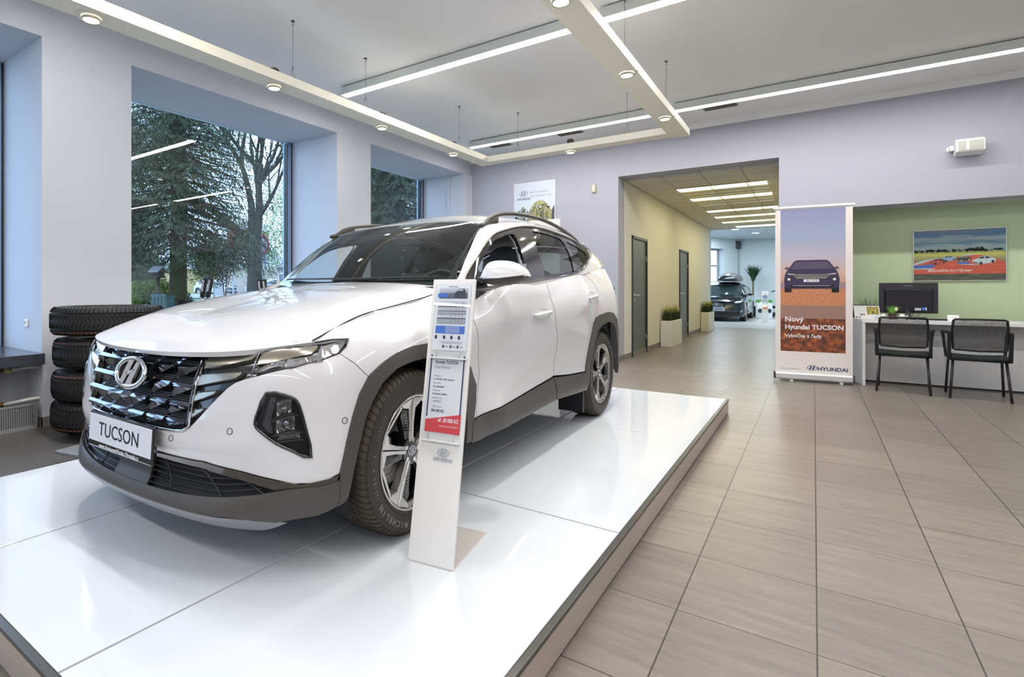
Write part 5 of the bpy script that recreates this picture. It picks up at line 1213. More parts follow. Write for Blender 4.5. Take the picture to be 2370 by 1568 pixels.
# ---- monitor
mo=empty('monitor',(.975,9.30,.83),R(4),'black computer monitor seen from behind on the desk','monitor')
MB().box(-.285,.285,-.02,.02,.075,.465).build('screen_housing',mat('monitor_back',(.030,.026,.034),.45),mo,bevel=.006)
b=MB();b.hexa([(-.22,-.055,.09),(.22,-.055,.09),(.24,-.018,.085),(-.24,-.018,.085),(-.22,-.055,.36),(.22,-.055,.36),(.24,-.018,.40),(-.24,-.018,.40)]);b.build('rear_bulge',mat('monitor_bulge',(.012,.010,.016),.4),mo,bevel=.006)
MB().box(-.215,.215,-.062,-.052,.362,.370).build('vent_line',M_dark,mo);MB().box(-.012,.195,-.060,-.054,.10,.16).build('port_bay',M_void,mo)
flat_=face('label_stickers',(0,-.0605,0),parent=mo);flat('sticker',[rect(.055,.115,.112,.145)],M_lgrey,flat_,0);flat('sticker',[ell(.14,.135,.018,.018,18)],M_blue,flat_,0);flat('sticker',[rect(.158,.168,.115,.15)],M_pw,flat_,0)
text_mesh('monitor_brand_lettering','PHILIPS',.026,mat('grey_lettering',(.16,.16,.17),.5),mo,loc=(0,-.0205,.425),rot=(R(90),0,0),extrude=.0003,bold=.001)
b=MB();b.box(-.022,.022,-.06,-.02,.01,.13);b.build('stand_neck',mat('neck_grey',(.06,.06,.07),.3),mo,bevel=.006);b=MB();b.lathe([(0,0),(.115,0),(.118,.006),(.10,.012),(0,.014)],32,c=(0,-.03,0));b.build('stand_foot',M_gloss,mo,smooth=True,auto=40)
b=MB();b.tube([(.05,-.06,.11),(.03,-.09,.05),(-.0,-.1,.012),(.10,-.11,.006),(.16,-.09,.01)],.003,6).tube([(.10,-.06,.12),(.09,-.10,.05),(.04,-.10,.02),(.12,-.07,.006)],.003,6);b.build('cables',M_black,mo,smooth=True)
kb=empty('keyboard',(1.19,9.12,.83),R(6),'black keyboard lying on the desk right of the monitor stand','keyboard')
MB().box(-.12,.12,-.055,.055,0,.012).build('keyboard_body',M_black,kb,bevel=.003)
b=MB();[b.box(-.112+i*.0145,-.101+i*.0145,-.045+j*.018,-.031+j*.018,.012,.016) for i in range(16) for j in range(5)];b.build('keys',mat('key_black',(.02,.02,.022),.5),kb)
tc_=empty('card_holder',(1.365,9.12,.83),R(3),'small white card holder on the desk right of the keyboard','card holder')
b=MB();b.prism([(-.03,0),(.03,0),(.006,.068),(-.002,.068)],-.052,.052,axis='x');b.build('card_body',mat('card_white',(.85,.85,.80),.4),tc_,bevel=.002)
fc=face('card_print',(0,-.0255,.02),0,-R(22),parent=tc_);text_mesh('card_text','Na Vaší straně',.012,M_grey,fc,loc=(0,.018,.0012),extrude=.0002)
# calendar
ca=empty('desk_calendar',(.555,9.215,.83),R(12),'white desk calendar with an autumn tree picture at the left end of the desk','calendar')
b=MB();b.prism([(-.07,0),(-.066,0),(.002,.168),(-.002,.168)],-.135,.135,axis='x');b.build('front_card',mat('calendar_card',(.78,.78,.74),.5),ca)
b=MB();b.prism([(.066,0),(.070,0),(.002,.168),(-.002,.168)],-.135,.135,axis='x');b.build('rear_card',mat('calendar_kraft',(.30,.18,.10),.6),ca)
MB().cyl((-.135,0,.170),(.135,0,.170),.006,8).build('wire_binding',mat('binding_dark',(.10,.09,.08),.4),ca)
fc=face('calendar_print',(0,-.0705,.0),0,-math.atan2(.068,.168),parent=ca)
flat('calendar_picture',[rect(.0,.125,.055,.165)],noisemat('autumn_picture',[(.30,(.05,.05,.02)),(.48,(.25,.22,.04)),(.62,(.55,.42,.08)),(.8,(.6,.65,.7))],40),fc,.0006)
flat('calendar_grid',[rect(-.12,-.01,.158-.0*i,.162) for i in range(1)]+[rect(-.12,-.015,.15-.012*i,.1508-.012*i) for i in range(7)],M_lgrey,fc,.0006)
flat('calendar_adverts',[rect(-.075,-.05,.045,.062),rect(-.045,-.025,.045,.062),rect(-.125,-.105,.008,.025),rect(-.09,-.075,.008,.025)],M_brown,fc,.0006)
flat('calendar_line',[rect(.05,.115,.022,.024),rect(.06,.115,.012,.014)],M_blue,fc,.0006)
# potted grass between two white birds
pg=empty('potted_plant',(.812,9.12,.83),0,'small green grass plant in a dark pot between two white ceramic birds','plant')
MB().lathe([(.022,0),(.032,.0),(.042,.075),(.038,.078),(.0,.07)],24).build('pot',mat('brown_pot',(.06,.03,.02),.4),pg,smooth=True,auto=40)
def grass(name,n,r,h,lean,w,m,parent,seed,z0=0,sx=1,sy=1,cyl=None):
    rnd=random.Random(seed);b=MB()
    for i in range(n):
        a=rnd.random()*2*PI;rr=r*rnd.random()**.5;x0=rr*math.cos(a)*sx;y0=rr*math.sin(a)*sy;hh=h*rnd.uniform(.65,1.1);L_=lean*rnd.uniform(.3,1.2);d=Vector((math.cos(a),math.sin(a)));sd=Vector((-d.y,d.x))*w/2
        P=[]
        for k in range(4):
            f=k/3;P.append((Vector((x0+d.x*L_*f**1.7,y0+d.y*L_*f**1.7,z0+hh*(f-.12*f*f*L_/max(h,.01))))) )
        vs=[];
        for k,p in enumerate(P):
            ww=(1-(k/3)**2*.95);vs+=[(p.x-sd.x*ww,p.y-sd.y*ww,p.z),(p.x+sd.x*ww,p.y+sd.y*ww,p.z)]
        b.add(vs,[(0,1,3,2),(2,3,5,4),(4,5,7,6)])
    return b.build(name,m,parent,fix=False)
grass('grass_blades',90,.03,.115,.07,.007,mat('bright_grass',(.16,.42,.04),.5),pg,4,.06)
MB().ball((.03,-.03,.13),.020,14,10,(1,1,1.3)).build('egg_ornament',mat('egg_cream',(.72,.74,.45),.4),pg,smooth=True)
def bird(x,s,label):
    t=empty('ceramic_bird',(.812+x,9.12,.83),0,label,'ornament','white ceramic birds')
    b=MB();b.lathe([(0,0),(.036,0),(.040,.02),(.030,.055),(.014,.068),(0,.069)],20)
    b.build('bird_body',mat('glazed_ceramic',(.80,.77,.72),.15,coat=.6),t,smooth=True)
    b=MB();b.tube([(s*.030,0,.015),(s*.045,0,.035),(s*.058,0,.056)],[.012,.009,.006],10);b.build('bird_tail',_M['glazed_ceramic'],t,smooth=True)
bird(-.088,-1,'white ceramic bird on the desk, left of the small plant');bird(.088,1,'white ceramic bird on the desk, right of the small plant')
fp=empty('floor_plant',(.60,9.56,0),0,'tall plant with thin arching leaves behind the left end of the desk','plant')
MB().lathe([(.0,0),(.09,0),(.11,.30),(.10,.30),(0,.28)],24).build('pot',mat('grey_pot',(.25,.25,.24),.5),fp,smooth=True,auto=40)
MB().cyl((0,0,.28),(0,0,.80),.012,8).build('stem',mat('plant_stem',(.20,.16,.08),.7),fp)
grass('leaves',70,.03,.38,.26,.010,mat('dark_leaf',(.06,.12,.035),.5),fp,9,.74,sy=.4)
# ---- planters in the corridor
def planter(x0,x1,y0,y1,label,seed):
    t=empty('planter',((x0+x1)/2,(y0+y1)/2,0),0,label,'planter','white corridor planters');hx,hy=(x1-x0)/2,(y1-y0)/2
    b=MB();b.box(-hx,hx,-hy,hy,0,.54).box(-hx+.015,hx-.015,-hy+.015,hy-.015,.50,.545);b.build('planter_box',mat('planter_white',(.72,.71,.64),.35),t,bevel=.004)
    MB().box(-hx+.02,hx-.02,-hy+.02,hy-.02,.53,.548).build('soil',mat('soil',(.04,.025,.015),.9),t)
    rnd=random.Random(seed);b=MB();c=MB()
    for i in range(420):
        x=rnd.uniform(-hx*.8,hx*.8);y=rnd.uniform(-hy*.85,hy*.85);a=rnd.random()*2*PI;L_=rnd.uniform(.02,.14);h=rnd.uniform(.18,.34);d=Vector((math.cos(a),math.sin(a)));sd=Vector((-d.y,d.x))*.007
        P=[Vector((x+d.x*L_*f*f,y+d.y*L_*f*f,.54+h*f)) for f in (0,.4,.75,1)]
        if max(p.x for p in P)>2: continue
        P=[Vector((max(p.x,-hx+.0),p.y,p.z)) for p in P]
        vs=[q for k,p in enumerate(P) for q in ((p.x-sd.x*(1-k/3.2),p.y-sd.y*(1-k/3.2),p.z),(p.x+sd.x*(1-k/3.2),p.y+sd.y*(1-k/3.2),p.z))]
        b.add(vs,[(0,1,3,2),(2,3,5,4)])
        c.add(vs[4:],[(0,1,3,2)])
    b.build('leaves',mat('dark_grass_leaf',(.035,.05,.02),.55),t,fix=False);c.build('leaf_tips',mat('yellow_leaf_tip',(.42,.42,.10),.5),t,fix=False)
planter(-2.605,-2.39,12.15,13.25,'white trough planter with grass beside the nearer corridor door',1)
planter(-2.605,-2.40,17.15,18.2,'white trough planter with grass at the far end of the corridor',2)
sw_=empty('light_switch',(-2.62,18.5,1.30),0,'small white light switch at the far end of the corridor wall','switch');MB().box(0,.012,-.045,.045,-.045,.045).build('switch_plate',M_whiteplastic,sw_,bevel=.002)
# ---- tyre stack on a dolly
M_st=mat('winter_tyre_rubber',(.013,.013,.014),.62,bump=.2,bscale=60)
M_or=mat('orange_stripe',(.45,.14,.05),.6)
def stack_tyre(z,r,label,stripe,flip=False):
    t=empty('tyre',(-4.865,2.15,z),0,label,'tyre','stacked winter tyres')
    h=.116
    prof=[(r*.62,-h*.80),(r*.66,-h*.98),(r*.84,-h),(r*.95,-h*.86),(r*.985,-h*.62),(r*.985,-h*.60),(r*.955,-h*.59),(r*.955,-h*.54),(r*.995,-h*.53),(r,0),(r*.995,h*.53),(r*.955,h*.54),(r*.955,h*.59),(r*.985,h*.60),(r*.985,h*.62),(r*.95,h*.86),(r*.84,h),(r*.66,h*.98),(r*.62,h*.80)]
    MB().lathe(prof,96).build('carcass',M_st,t,smooth=True,auto=35)
    b=MB();n=82
    for k in range(n):
        a=2*PI*k/n
        def q(da,zz,rr): return (rr*math.cos(a+da),rr*math.sin(a+da),zz)
        s=-1 if flip else 1
        b.tube([q(0,s*h*.62,r*.992),q(.01,s*h*.80,r*.972),q(.02,s*h*.95,r*.93)],.0035,4)
        b.tube([q(0,-s*h*.62,r*.992),q(.01,-s*h*.80,r*.972),q(.02,-s*h*.95,r*.93)],.0035,4)
        b.tube([q(-.03,s*h*.50,r*1.0),q(.0,s*h*.30,r*1.001),q(.055,s*h*.02,r*1.002)],.0030,4)
        b.tube([q(-.03,-s*h*.50,r*1.0),q(.0,-s*h*.30,r*1.001),q(.055,-s*h*.02,r*1.002)],.0030,4)
        b.tube([q(.02,s*h*.45,r*1.0),q(.03,s*h*.20,r*1.001)],.0022,4);b.tube([q(.02,-s*h*.45,r*1.0),q(.03,-s*h*.20,r*1.001)],.0022,4)
    b.build('tread_grooves',mat('groove_black',(.002,.002,.002),.9),t)
    if stripe:
        b=MB();zz=stripe*h*.74
        for k in range(n):
            a0=2*PI*(k+.2)/n;a1=2*PI*(k+.85)/n;b.tube([(r*.981*math.cos(a),r*.981*math.sin(a),zz) for a in (a0,(a0+a1)/2,a1)],.0022,4)
        b.build('marking_stripe',M_or,t)
stack_tyre(.958,.425,'widest winter tyre, topmost of the stack by the window wall',-1)
stack_tyre(.698,.405,'second winter tyre from the top of the stack, stripe near its upper edge',1,True)
stack_tyre(.434,.415,'third winter tyre from the top of the stack',1)
stack_tyre(.190,.42,'bottom winter tyre of the stack, resting on the wheeled dolly',-1,True)
dl=empty('tyre_dolly',(-4.865,2.15,0),0,'black wheeled dolly under the tyre stack','dolly')
b=MB();b.lathe([(0,.055),(.30,.055),(.30,.074),(0,.074)],32);b.bar((-.33,0,.062),(.33,0,.062),.05,.02).bar((0,-.33,.062),(0,.33,.062),.05,.02);b.build('dolly_plate',M_black,dl)
for k in range(4):
    a=PI/4+k*PI/2+.35;x,y=.27*math.cos(a),.27*math.sin(a)
    b=MB();b.cyl((x-.018,y,.032),(x+.018,y,.032),.032,20);o=b.build('caster_wheel',M_dark,dl,bevel=.004)
    MB().box(x-.024,x-.019,y-.02,y+.02,.02,.06).box(x+.019,x+.024,y-.02,y+.02,.02,.06).build('caster_fork',M_black,dl)
bp=empty('base_plate',(-4.34,1.80,0),R(12),'flat grey metal base plate on the floor behind the number plate','base plate');MB().box(-.22,.42,-.14,.14,0,.022).build('plate_body',mat('grey_steel_plate',(.34,.36,.38),.4,metal=.5),bp,bevel=.004)
# ---- window wall fittings
rd=empty('radiator',(-5.85,.42,.0),0,'white panel radiator under the left window sill','radiator')
MB().box(.0,.13,-.70,1.18,.18,.53).build('radiator_panel',mat('radiator_white',(.80,.78,.70),.35),rd,bevel=.012,seg=3)
b=MB();[b.box(.13,.134,-.65+k*.05,-.625+k*.05,.21,.50) for k in range(36)];b.build('radiator_ribs',_M['radiator_white'],rd)
pp=empty('heating_pipe',(-5.56,1.60,.53),0,'upper white heating pipe with brass valve joining the radiator to the wall','pipe')
MB().tube([(-.12,-.02,-.02),(-.09,.02,-.02)],.02,10).build('brass_fitting',mat('old_brass',(.25,.12,.05),.4,metal=.7),pp,smooth=True)
MB().ball((-.07,.055,-.02),.032,14,10,(.8,1,.8)).build('valve_cap',mat('yellowed_cap',(.62,.50,.18),.4),pp,smooth=True)
MB().tube([(-.06,.08,-.02),(-.04,.15,-.008),(-.0,.20,.0),(.02,.26,.0)],.016,10).build('pipe_run',mat('pipe_white',(.74,.73,.70),.4),pp,smooth=True)
pp=empty('heating_pipe',(-5.56,1.60,.25),0,'lower white heating pipe joining the radiator to the wall','pipe')
MB().tube([(-.12,-.02,-.04),(-.09,.03,-.035)],.02,10).build('brass_fitting',_M['old_brass'],pp,smooth=True)
MB().tube([(-.09,.03,-.035),(-.05,.12,-.02),(-.0,.18,-.004),(.02,.26,.0)],.016,10).build('pipe_run',_M['pipe_white'],pp,smooth=True)
vg=empty('perforated_cover',(-5.47,.95,0),0,'perforated metal cover panel under the left sill at floor level','vent cover')
b=MB();b.box(-.012,.0,-1.2,.87,.0,.035).box(-.012,0,-1.2,.87,.205,.225).box(-.012,0,.855,.87,.035,.205)
b.build('cover_frame',mat('cover_grey',(.42,.42,.42),.35,metal=.5),vg)
b=MB();[b.box(-.008,-.004,.84-k*.016,.848-k*.016,.035,.205) for k in range(60)];[b.box(-.009,-.003,-.12,.855,.045+k*.014,.050+k*.014) for k in range(12)];b.build('perforation',_M['cover_grey'],vg);MB().box(-.06,-.055,-1.2,.86,.03,.22).build('dark_cavity',M_void,vg)
so=empty('wall_sensor',(-5.824,1.86,.905),0,'small white sensor box on the side of the left window reveal','sensor');b=MB();b.box(-.02,.02,-.022,0,-.035,.035);b.build('sensor_case',M_whiteplastic,so,bevel=.006);MB().cyl((0,-.022,.005),(0,-.027,.005),.009,12).build('sensor_eye',M_grey,so)
cv=empty('cover_plate',(WX,2.334,3.318),0,'round blank cover plate high on the pier between the windows','cover plate');MB().cyl((0,0,0),(.004,0,0),.072,40).build('disc',M_white,cv);MB().cyl((.004,0,.05),(.0055,0,.05),.004,8).cyl((.004,0,-.05),(.0055,0,-.05),.004,8).build('screws',M_grey,cv)
# bicycle carrier behind the car
bc=empty('bicycle_carrier',(-4.82,3.30,0),R(28),'bicycle carrier with grey arms and black clamps standing between car and window','bicycle carrier')
b=MB();b.box(-.40,.45,-.05,.05,.05,.10).box(-.5,-.42,-.3,.3,0,.05).box(.44,.52,-.3,.3,0,.05);b.build('carrier_base',M_black,bc,bevel=.008)
for k,(x,dx) in enumerate(((-.30,.10),(-.24,.12),(.33,-.03),(.38,-.04))):
    top=1.33 if x<0 else 1.315
    MB().tube([(x-dx,0,.08),(x,0,1.16)],.014,10).build('carrier_arm',M_alu,bc,smooth=True)
    b=MB();b.bar((x-.005,0,1.13),(x+dx*.28,0,top),.035,.05,up=(0,1,0));b.build('clamp_head',M_black,bc,bevel=.006)
    b=MB();b.bar((x+dx*.03+.004,-.027,1.19),(x+dx*.24,-.027,top-.02),.018,.004,up=(0,1,0));b.build('clamp_strap',M_alu,bc)
# ================================================================ SIMPLER CARS
M_dkg=mat('dark_car_glass',(.02,.035,.035),.04,coat=1)
def make_small_car(label,loc,rz,paint,sc=(1,1,1),plate=None,cat='car',roofbox=False,rear_lights=True):
    t=empty('car',loc,rz,label,cat)
    b0=len(bpy.data.objects)
    def tr(o):
        for x in (o if isinstance(o,list) else [o]): x.scale=sc
        return o
    tr(panel('body_shell',body,[(-7,1.2),(7,1.2),(7,11),(-7,11)],paint,t,gap=0,step=.08))
    tr(panel('body_side',body,[(5.6,1.6),(5.6,4),(6.0,6.2),(6.6,7.2),(7.3,7.5),(8.0,7.0),(8.4,5.8),(8.6,1.6),(13.0,1.6),(13.2,4.5),(13.6,6.3),(14.3,6.8),(15.1,6.3),(15.6,4.5),(15.8,1.6),(20,1.6),(20,11),(7,11),(5.6,11)],paint,t,gap=0,mirror=1,step=.08))
    tr(surf_grid('hood',hood,lin(-1,1,14),lin(0,1,10),paint,t,.02));tr(surf_grid('roof',roof,lin(1.1,3.34,12),lin(-1,1,10),paint,t,.02))
    tr(surf_grid('windshield',wind,lin(-1,1,10),lin(-.03,1,6),M_dkg,t,0));tr(surf_grid('tailgate',rear,lin(-1,1,8),lin(0,1,5),M_gloss,t,.02))
    tr(panel('side_frame',gh,side,paint,t,holes=[dlo],su=1,st=.45,gap=0,mirror=1,thick=.03,step=.12));tr(panel('side_glass',gh,dlo,M_dkg,t,off=-.01,thick=0,su=1,st=.45,gap=0,mirror=1,step=.12))
    tr(MB().box(-.78,.78,-.5,3.4,.2,1.0).build('cabin',M_inner,t))
    tr(panel('grille',body,mir([(0,6.6),(2.2,7.0),(2.6,9.0),(2.2,10.0),(0,10.1)]),M_gloss,t,off=.008,thick=.01,gap=0,step=.1))
    tr(panel('lower_grille',body,mir([(0,2.2),(3.4,2.5),(3.6,4.6),(0,4.9)]),M_void,t,off=.006,thick=.01,gap=0,step=.1))
    b=MB()
    for tt in (7.2,7.9,8.6,9.3): b.tube([onb(body,-2.2+4.4*j/16,tt,.014)[0] for j in range(17)],.005,5)
    tr(b.build('grille_bars',M_dchrome,t,smooth=True))
    tr(panel('headlight',body,[(2.7,9.0),(4.2,9.3),(5.9,9.9),(5.2,10.4),(2.8,10.2)],M_crystal,t,off=.008,thick=.01,gap=0,mirror=1,step=.1))
    tr(panel('fog_lamp',body,[(3.6,4.0),(4.4,4.2),(4.5,5.6),(4.0,5.2)],M_crystal,t,off=.008,thick=.01,gap=0,mirror=1,step=.1))
    tr(panel('tail_lamp',body,[(17.0,8.4),(18.6,8.4),(18.6,9.8),(16.6,9.8)],mat('tail_red',(.5,.02,.02),.2,coat=1),t,off=.01,thick=.01,gap=0,mirror=1,step=.1))
    e=empty('emblem',(0,0,0));e.parent=t;e.scale=sc
    c_=onb(body,0,8.9,.02)[0];b=MB();b.tube([c_+Vector((.11*math.cos(a),0,.06*math.sin(a))) for a in lin(0,2*PI,24)[:-1]],.01,6,closed=True);b.bar(c_+Vector((-.05,0,-.045)),c_+Vector((-.02,0,.05)),.02).bar(c_+Vector((.02,0,-.05)),c_+Vector((.05,0,.045)),.02).bar(c_+Vector((-.04,0,-.01)),c_+Vector((.04,0,.012)),.016);b.build('emblem_ring',M_chrome,e)
    if plate:
        q=empty('number_plate',(0,-.86*sc[1],.52*sc[2]),0,rot=(R(90),0,0));q.parent=t
        MB().box(-.28,.28,-.07,.07,0,.012).build('plate_sheet',mat('plate_lilac',(.50,.53,.66),.3),q);text_mesh('plate_lettering',plate,.105,M_ink,q,loc=(0,0,.0135),extrude=.0004,bold=.002)
    for s in (1,-1):
        b=MB();b.ball((s*.99,.80,1.12),.085,12,8,(1.2,.7,.8)).bar((s*.85,.80,1.08),(s*.95,.80,1.09),.05,.04);tr(b.build('door_mirror',M_gloss,t,smooth=True))
        for yc in (0,2.70):
            w=empty('wheel',(s*.82*sc[0],yc*sc[1],.335),0,rot=(0,0,0 if s>0 else PI));w.parent=t
            b=MB();b.lathe([(.22,-.09),(.30,-.1),(.33,-.08),(.335,0),(.33,.08),(.30,.10),(.22,.09)],32,axis='x');b.build('tyre',M_tyre,w,smooth=True,auto=40)
            b=MB()
            for k in range(5):
                a=k*2*PI/5;b.bar((.07,.03*math.cos(a),.03*math.sin(a)),(.085,.215*math.cos(a),.215*math.sin(a)),.05,.02,up=(1,0,0))
            b.lathe([(.21,.09),(.225,.092),(.225,.05),(.21,.05)],28,axis='x',closed=True);b.build('rim',M_rimsilver,w);MB().lathe([(0,.03),(.21,.03),(.21,.02),(0,.02)],24,axis='x').build('rim_dark',M_void,w)
    return t
M_darkcar=mat('dark_teal_paint',(.008,.016,.024),.2,coat=1.0)
dc=make_small_car('dark estate car under a roof box in the far room beyond the corridor',(-2.93,23.55,0),R(0),M_darkcar,(.965,1.0,.90),plate='i30 kombi')
b=MB()
for y in (1.45,2.35): b.bar((-.66,y,1.50),(.66,y,1.50),.04,.03)
b.build('roof_bars',M_alu,dc);
rb=empty('roof_box',(-2.93+.17,23.55,1.52),0,'grey roof box mounted on the dark estate car','roof box')
b=MB();b.grid(lambda u,v:((.36+.04*math.sin(PI*v))*math.cos(PI*u)*(1-.25*(1-v)**3),.75+2.0*v,.03+.33*math.sin(PI*u)**.6*(.55+.45*math.sin(PI*min(1,v*1.1+.0))**.5)),lin(0,1,16),lin(0,1,12));b.build('lid',mat('roofbox_grey',(.10,.10,.105),.35),rb,smooth=True)
MB().box(-.33,.33,.80,2.70,.02,.10).build('base_shell',M_black,rb,bevel=.03)
pl_=empty('palm_plant',(-1.35,28.0,0),0,'dark spiky potted palm behind the dark car in the far room','plant');MB().lathe([(0,0),(.18,0),(.22,.45),(.2,.45),(0,.42)],20).build('pot',M_black,pl_);MB().cyl((0,0,.4),(0,0,1.7),.03,8).build('trunk',mat('palm_trunk',(.12,.09,.05),.8),pl_)
grass('fronds',80,.05,.75,.42,.05,mat('palm_leaf',(.02,.06,.02),.5),pl_,3,1.55)
pl_.location=(-2.15,27.75,0)
ld=empty('wall_speaker',(-2.78,28.35,3.25),0,'small black speaker in the corner under the far room ceiling','speaker');MB().box(-.11,.11,-.11,.11,-.22,.13).build('speaker_body',M_black,ld,bevel=.02);MB().cyl((0,.06,-1.9),(0,.06,-.2),.018,8).build('cable_duct',mat('duct_grey',(.25,.28,.30),.5),ld)
sc_=empty('trolley',(-1.22,27.6,0),0,'black wheeled trolley with a hooked handle against the far room wall','trolley')
b=MB();b.tube([(-.24,0,1.06),(-.18,0,1.12),(-.02,0,1.12),(.05,0,1.0),(.06,0,.25)],.022,8);b.build('handle',M_black,sc_,smooth=True);MB().box(-.02,.12,-.08,.08,.78,.98).build('control_box',M_black,sc_,bevel=.01);MB().box(-.28,.34,-.22,.22,.06,.20).build('trolley_base',M_black,sc_,bevel=.02);MB().box(-.24,-.04,-.15,.15,.38,.48).build('tray',M_black,sc_,bevel=.01)
MB().cyl((-.2,-.26,.08),(-.2,-.20,.08),.08,14).cyl((.24,-.26,.08),(.24,-.20,.08),.08,14).build('trolley_wheels',M_dark,sc_)
ap=face('advert_board',(-1.66,26.2,.36),0,0,'advert board with a white car on green beside the distant price stand','advert board')
MB().box(-.28,.3,-.35,.40,-.03,0).build('board_sheet',mat('advert_white',(.70,.75,.80),.5),ap);flat('advert_green',[rect(-.28,.3,.28,.40)],mat('advert_green',(.10,.35,.08),.5),ap,.001);flat('advert_car',[[(-.25,-.05),(.28,-.05),(.28,.2),(.1,.35),(-.1,.33),(-.25,.15)]],M_pw,ap,.002);flat('advert_car_tyres',[ell(-.12,-.05,.08,.09,16),ell(.2,-.05,.07,.09,16)],M_ink,ap,.003)
# ================================================================ OUTDOORS
FW=Vector((-.5914,.8064,0));RT=Vector((.8064,.5914,0))
def at(x,D,z): p=FW*D+RT*((x-970)/1245.6*D);return Vector((p.x,p.y,z))
GZ=.70
M_lawn=noisemat('lawn',[(.3,(.03,.055,.01)),(.7,(.07,.11,.02))],3)
g=MB();g.add([(-6.58,-20,.0),(-8.5,-20,GZ),(-8.5,90,GZ),(-6.58,90,0),(-110,-20,GZ-.1),(-110,120,GZ-.1)],[(1,4,5,2)]);tag(structure(g.build('lawn',M_lawn)),None)
pv=MB();pv.add([(-6.58,-20,.0),(-8.5,-20,GZ),(-8.5,90,GZ),(-6.58,90,0)],[(0,1,2,3)]);structure(pv.build('bounce_strip',mat('pale_bounce',(.42,.42,.43),.8,var=.1)))  # pale strip added to bounce daylight up onto the window soffits
road=MB();
for a,b_ in ((26,62),): 
    p=[at(-600,24,GZ+.02),at(1400,34,GZ+.02),at(1500,60,GZ+.02),at(-700,48,GZ+.02)];road.add(p,[(0,1,2,3)])
structure(road.build('asphalt_road',mat('asphalt',(.20,.19,.185),.8)))
M_needle=mat('spruce_needles',(.030,.040,.012),.6,var=.45,vscale=1.6);M_bark=mat('tree_bark',(.05,.038,.026),.9,bump=1,bscale=20);M_needle2=mat('spruce_new_tips',(.07,.095,.035),.6)
def spruce(label,loc,h=14,r0=3.6,zmin=1.5,zmax=8.5,seed=1,group='spruces outside the windows'):
    rnd=random.Random(seed);t=empty('spruce_tree',loc,0,label,'tree',group)
    MB().tube([(0,0,-.3),(0.05,0,h*.4),(0,.05,h)],[.20,.14,.02],10).build('trunk',M_bark,t,smooth=True)
    f=MB();tp=MB();br=MB();z=zmin
    while z<min(zmax,h-.5):
        L0=r0*(1-z/h)**.75
        n=8;a0=rnd.random()*6
        for k in range(n):
            a=a0+k*2*PI/n+rnd.uniform(-.25,.25);L_=L0*rnd.uniform(.75,1.1);d=Vector((math.cos(a),math.sin(a),0));sd=Vector((-d.y,d.x,0))
            fn=lambda s:Vector((d.x*L_*s,d.y*L_*s,z-.16*L_*s-.26*L_*s*s+.22*L_*s**3+.1))
            br.tube([fn(s) for s in (0,.35,.7,1)],[.03,.022,.013,.005],4,cap=False)
            m=int(9+L_*6)
            for j in range(m):
                s=.12+.88*j/m;p=fn(s);wd=(.16+.42*L_*.3*math.sin(PI*min(1,s*.85+.15)))
                for q in (-1,1):
                    # a drooping side spray of needle blades
                    e=p+sd*q*wd*rnd.uniform(.7,1.2)+d*wd*.5+Vector((0,0,-.12-.26*rnd.random()))
                    for u in range(13):
                        f0=u/13;c=p.lerp(e,f0+.1);dirv=((e-p).normalized()+Vector((rnd.uniform(-.7,.7),rnd.uniform(-.7,.7),rnd.uniform(-.9,.2)))).normalized();ln=rnd.uniform(.06,.115);wv=dirv.cross(Vector((rnd.uniform(-1,1),rnd.uniform(-1,1),1))).normalized()*.0062
                        T_=tp if rnd.random()<.13 else f
                        T_.add([c-wv,c+dirv*ln*.55-wv*1.5,c+dirv*ln,c+dirv*ln*.55+wv*1.5],[(0,1,2,3)])
        z+=rnd.uniform(.17,.25)
    br.build('branches',M_bark,t,fix=False);f.build('needles',M_needle,t,fix=False);tp.build('pale_tips',M_needle2,t,fix=False)
    return t
sA=spruce('large spruce filling the left half of the middle window',at(412,12.5,GZ),h=15,r0=2.35,zmin=1.45,zmax=8,seed=2)
sB=copy_tree(sA,None,tuple(at(915,15.5,GZ-.6)),R(140),'spruce filling the narrow window nearest the back wall')
sC=copy_tree(sA,None,tuple(at(262,22,GZ-.3)),R(70),'spruce further back at the left edge of the middle window')
sD=copy_tree(sA,None,tuple(at(850,21,GZ-.4)),R(220),'further spruce showing at the left edge of the narrow window')
def leafcloud(b,c,r,n,rnd,sz=.06,fl=1):
    for i in range(n):
        v=Vector((rnd.gauss(0,1),rnd.gauss(0,1),rnd.gauss(0,1)*fl));v=v.normalized()*r*rnd.random()**.4;p=Vector(c)+v
        a=Vector((rnd.uniform(-1,1),rnd.uniform(-1,1),rnd.uniform(-1,1))).normalized();d=a.orthogonal().normalized()
        b.add([p-a*sz,p-d*sz*.6,p+a*sz,p+d*sz*.6],[(0,1,2,3)])
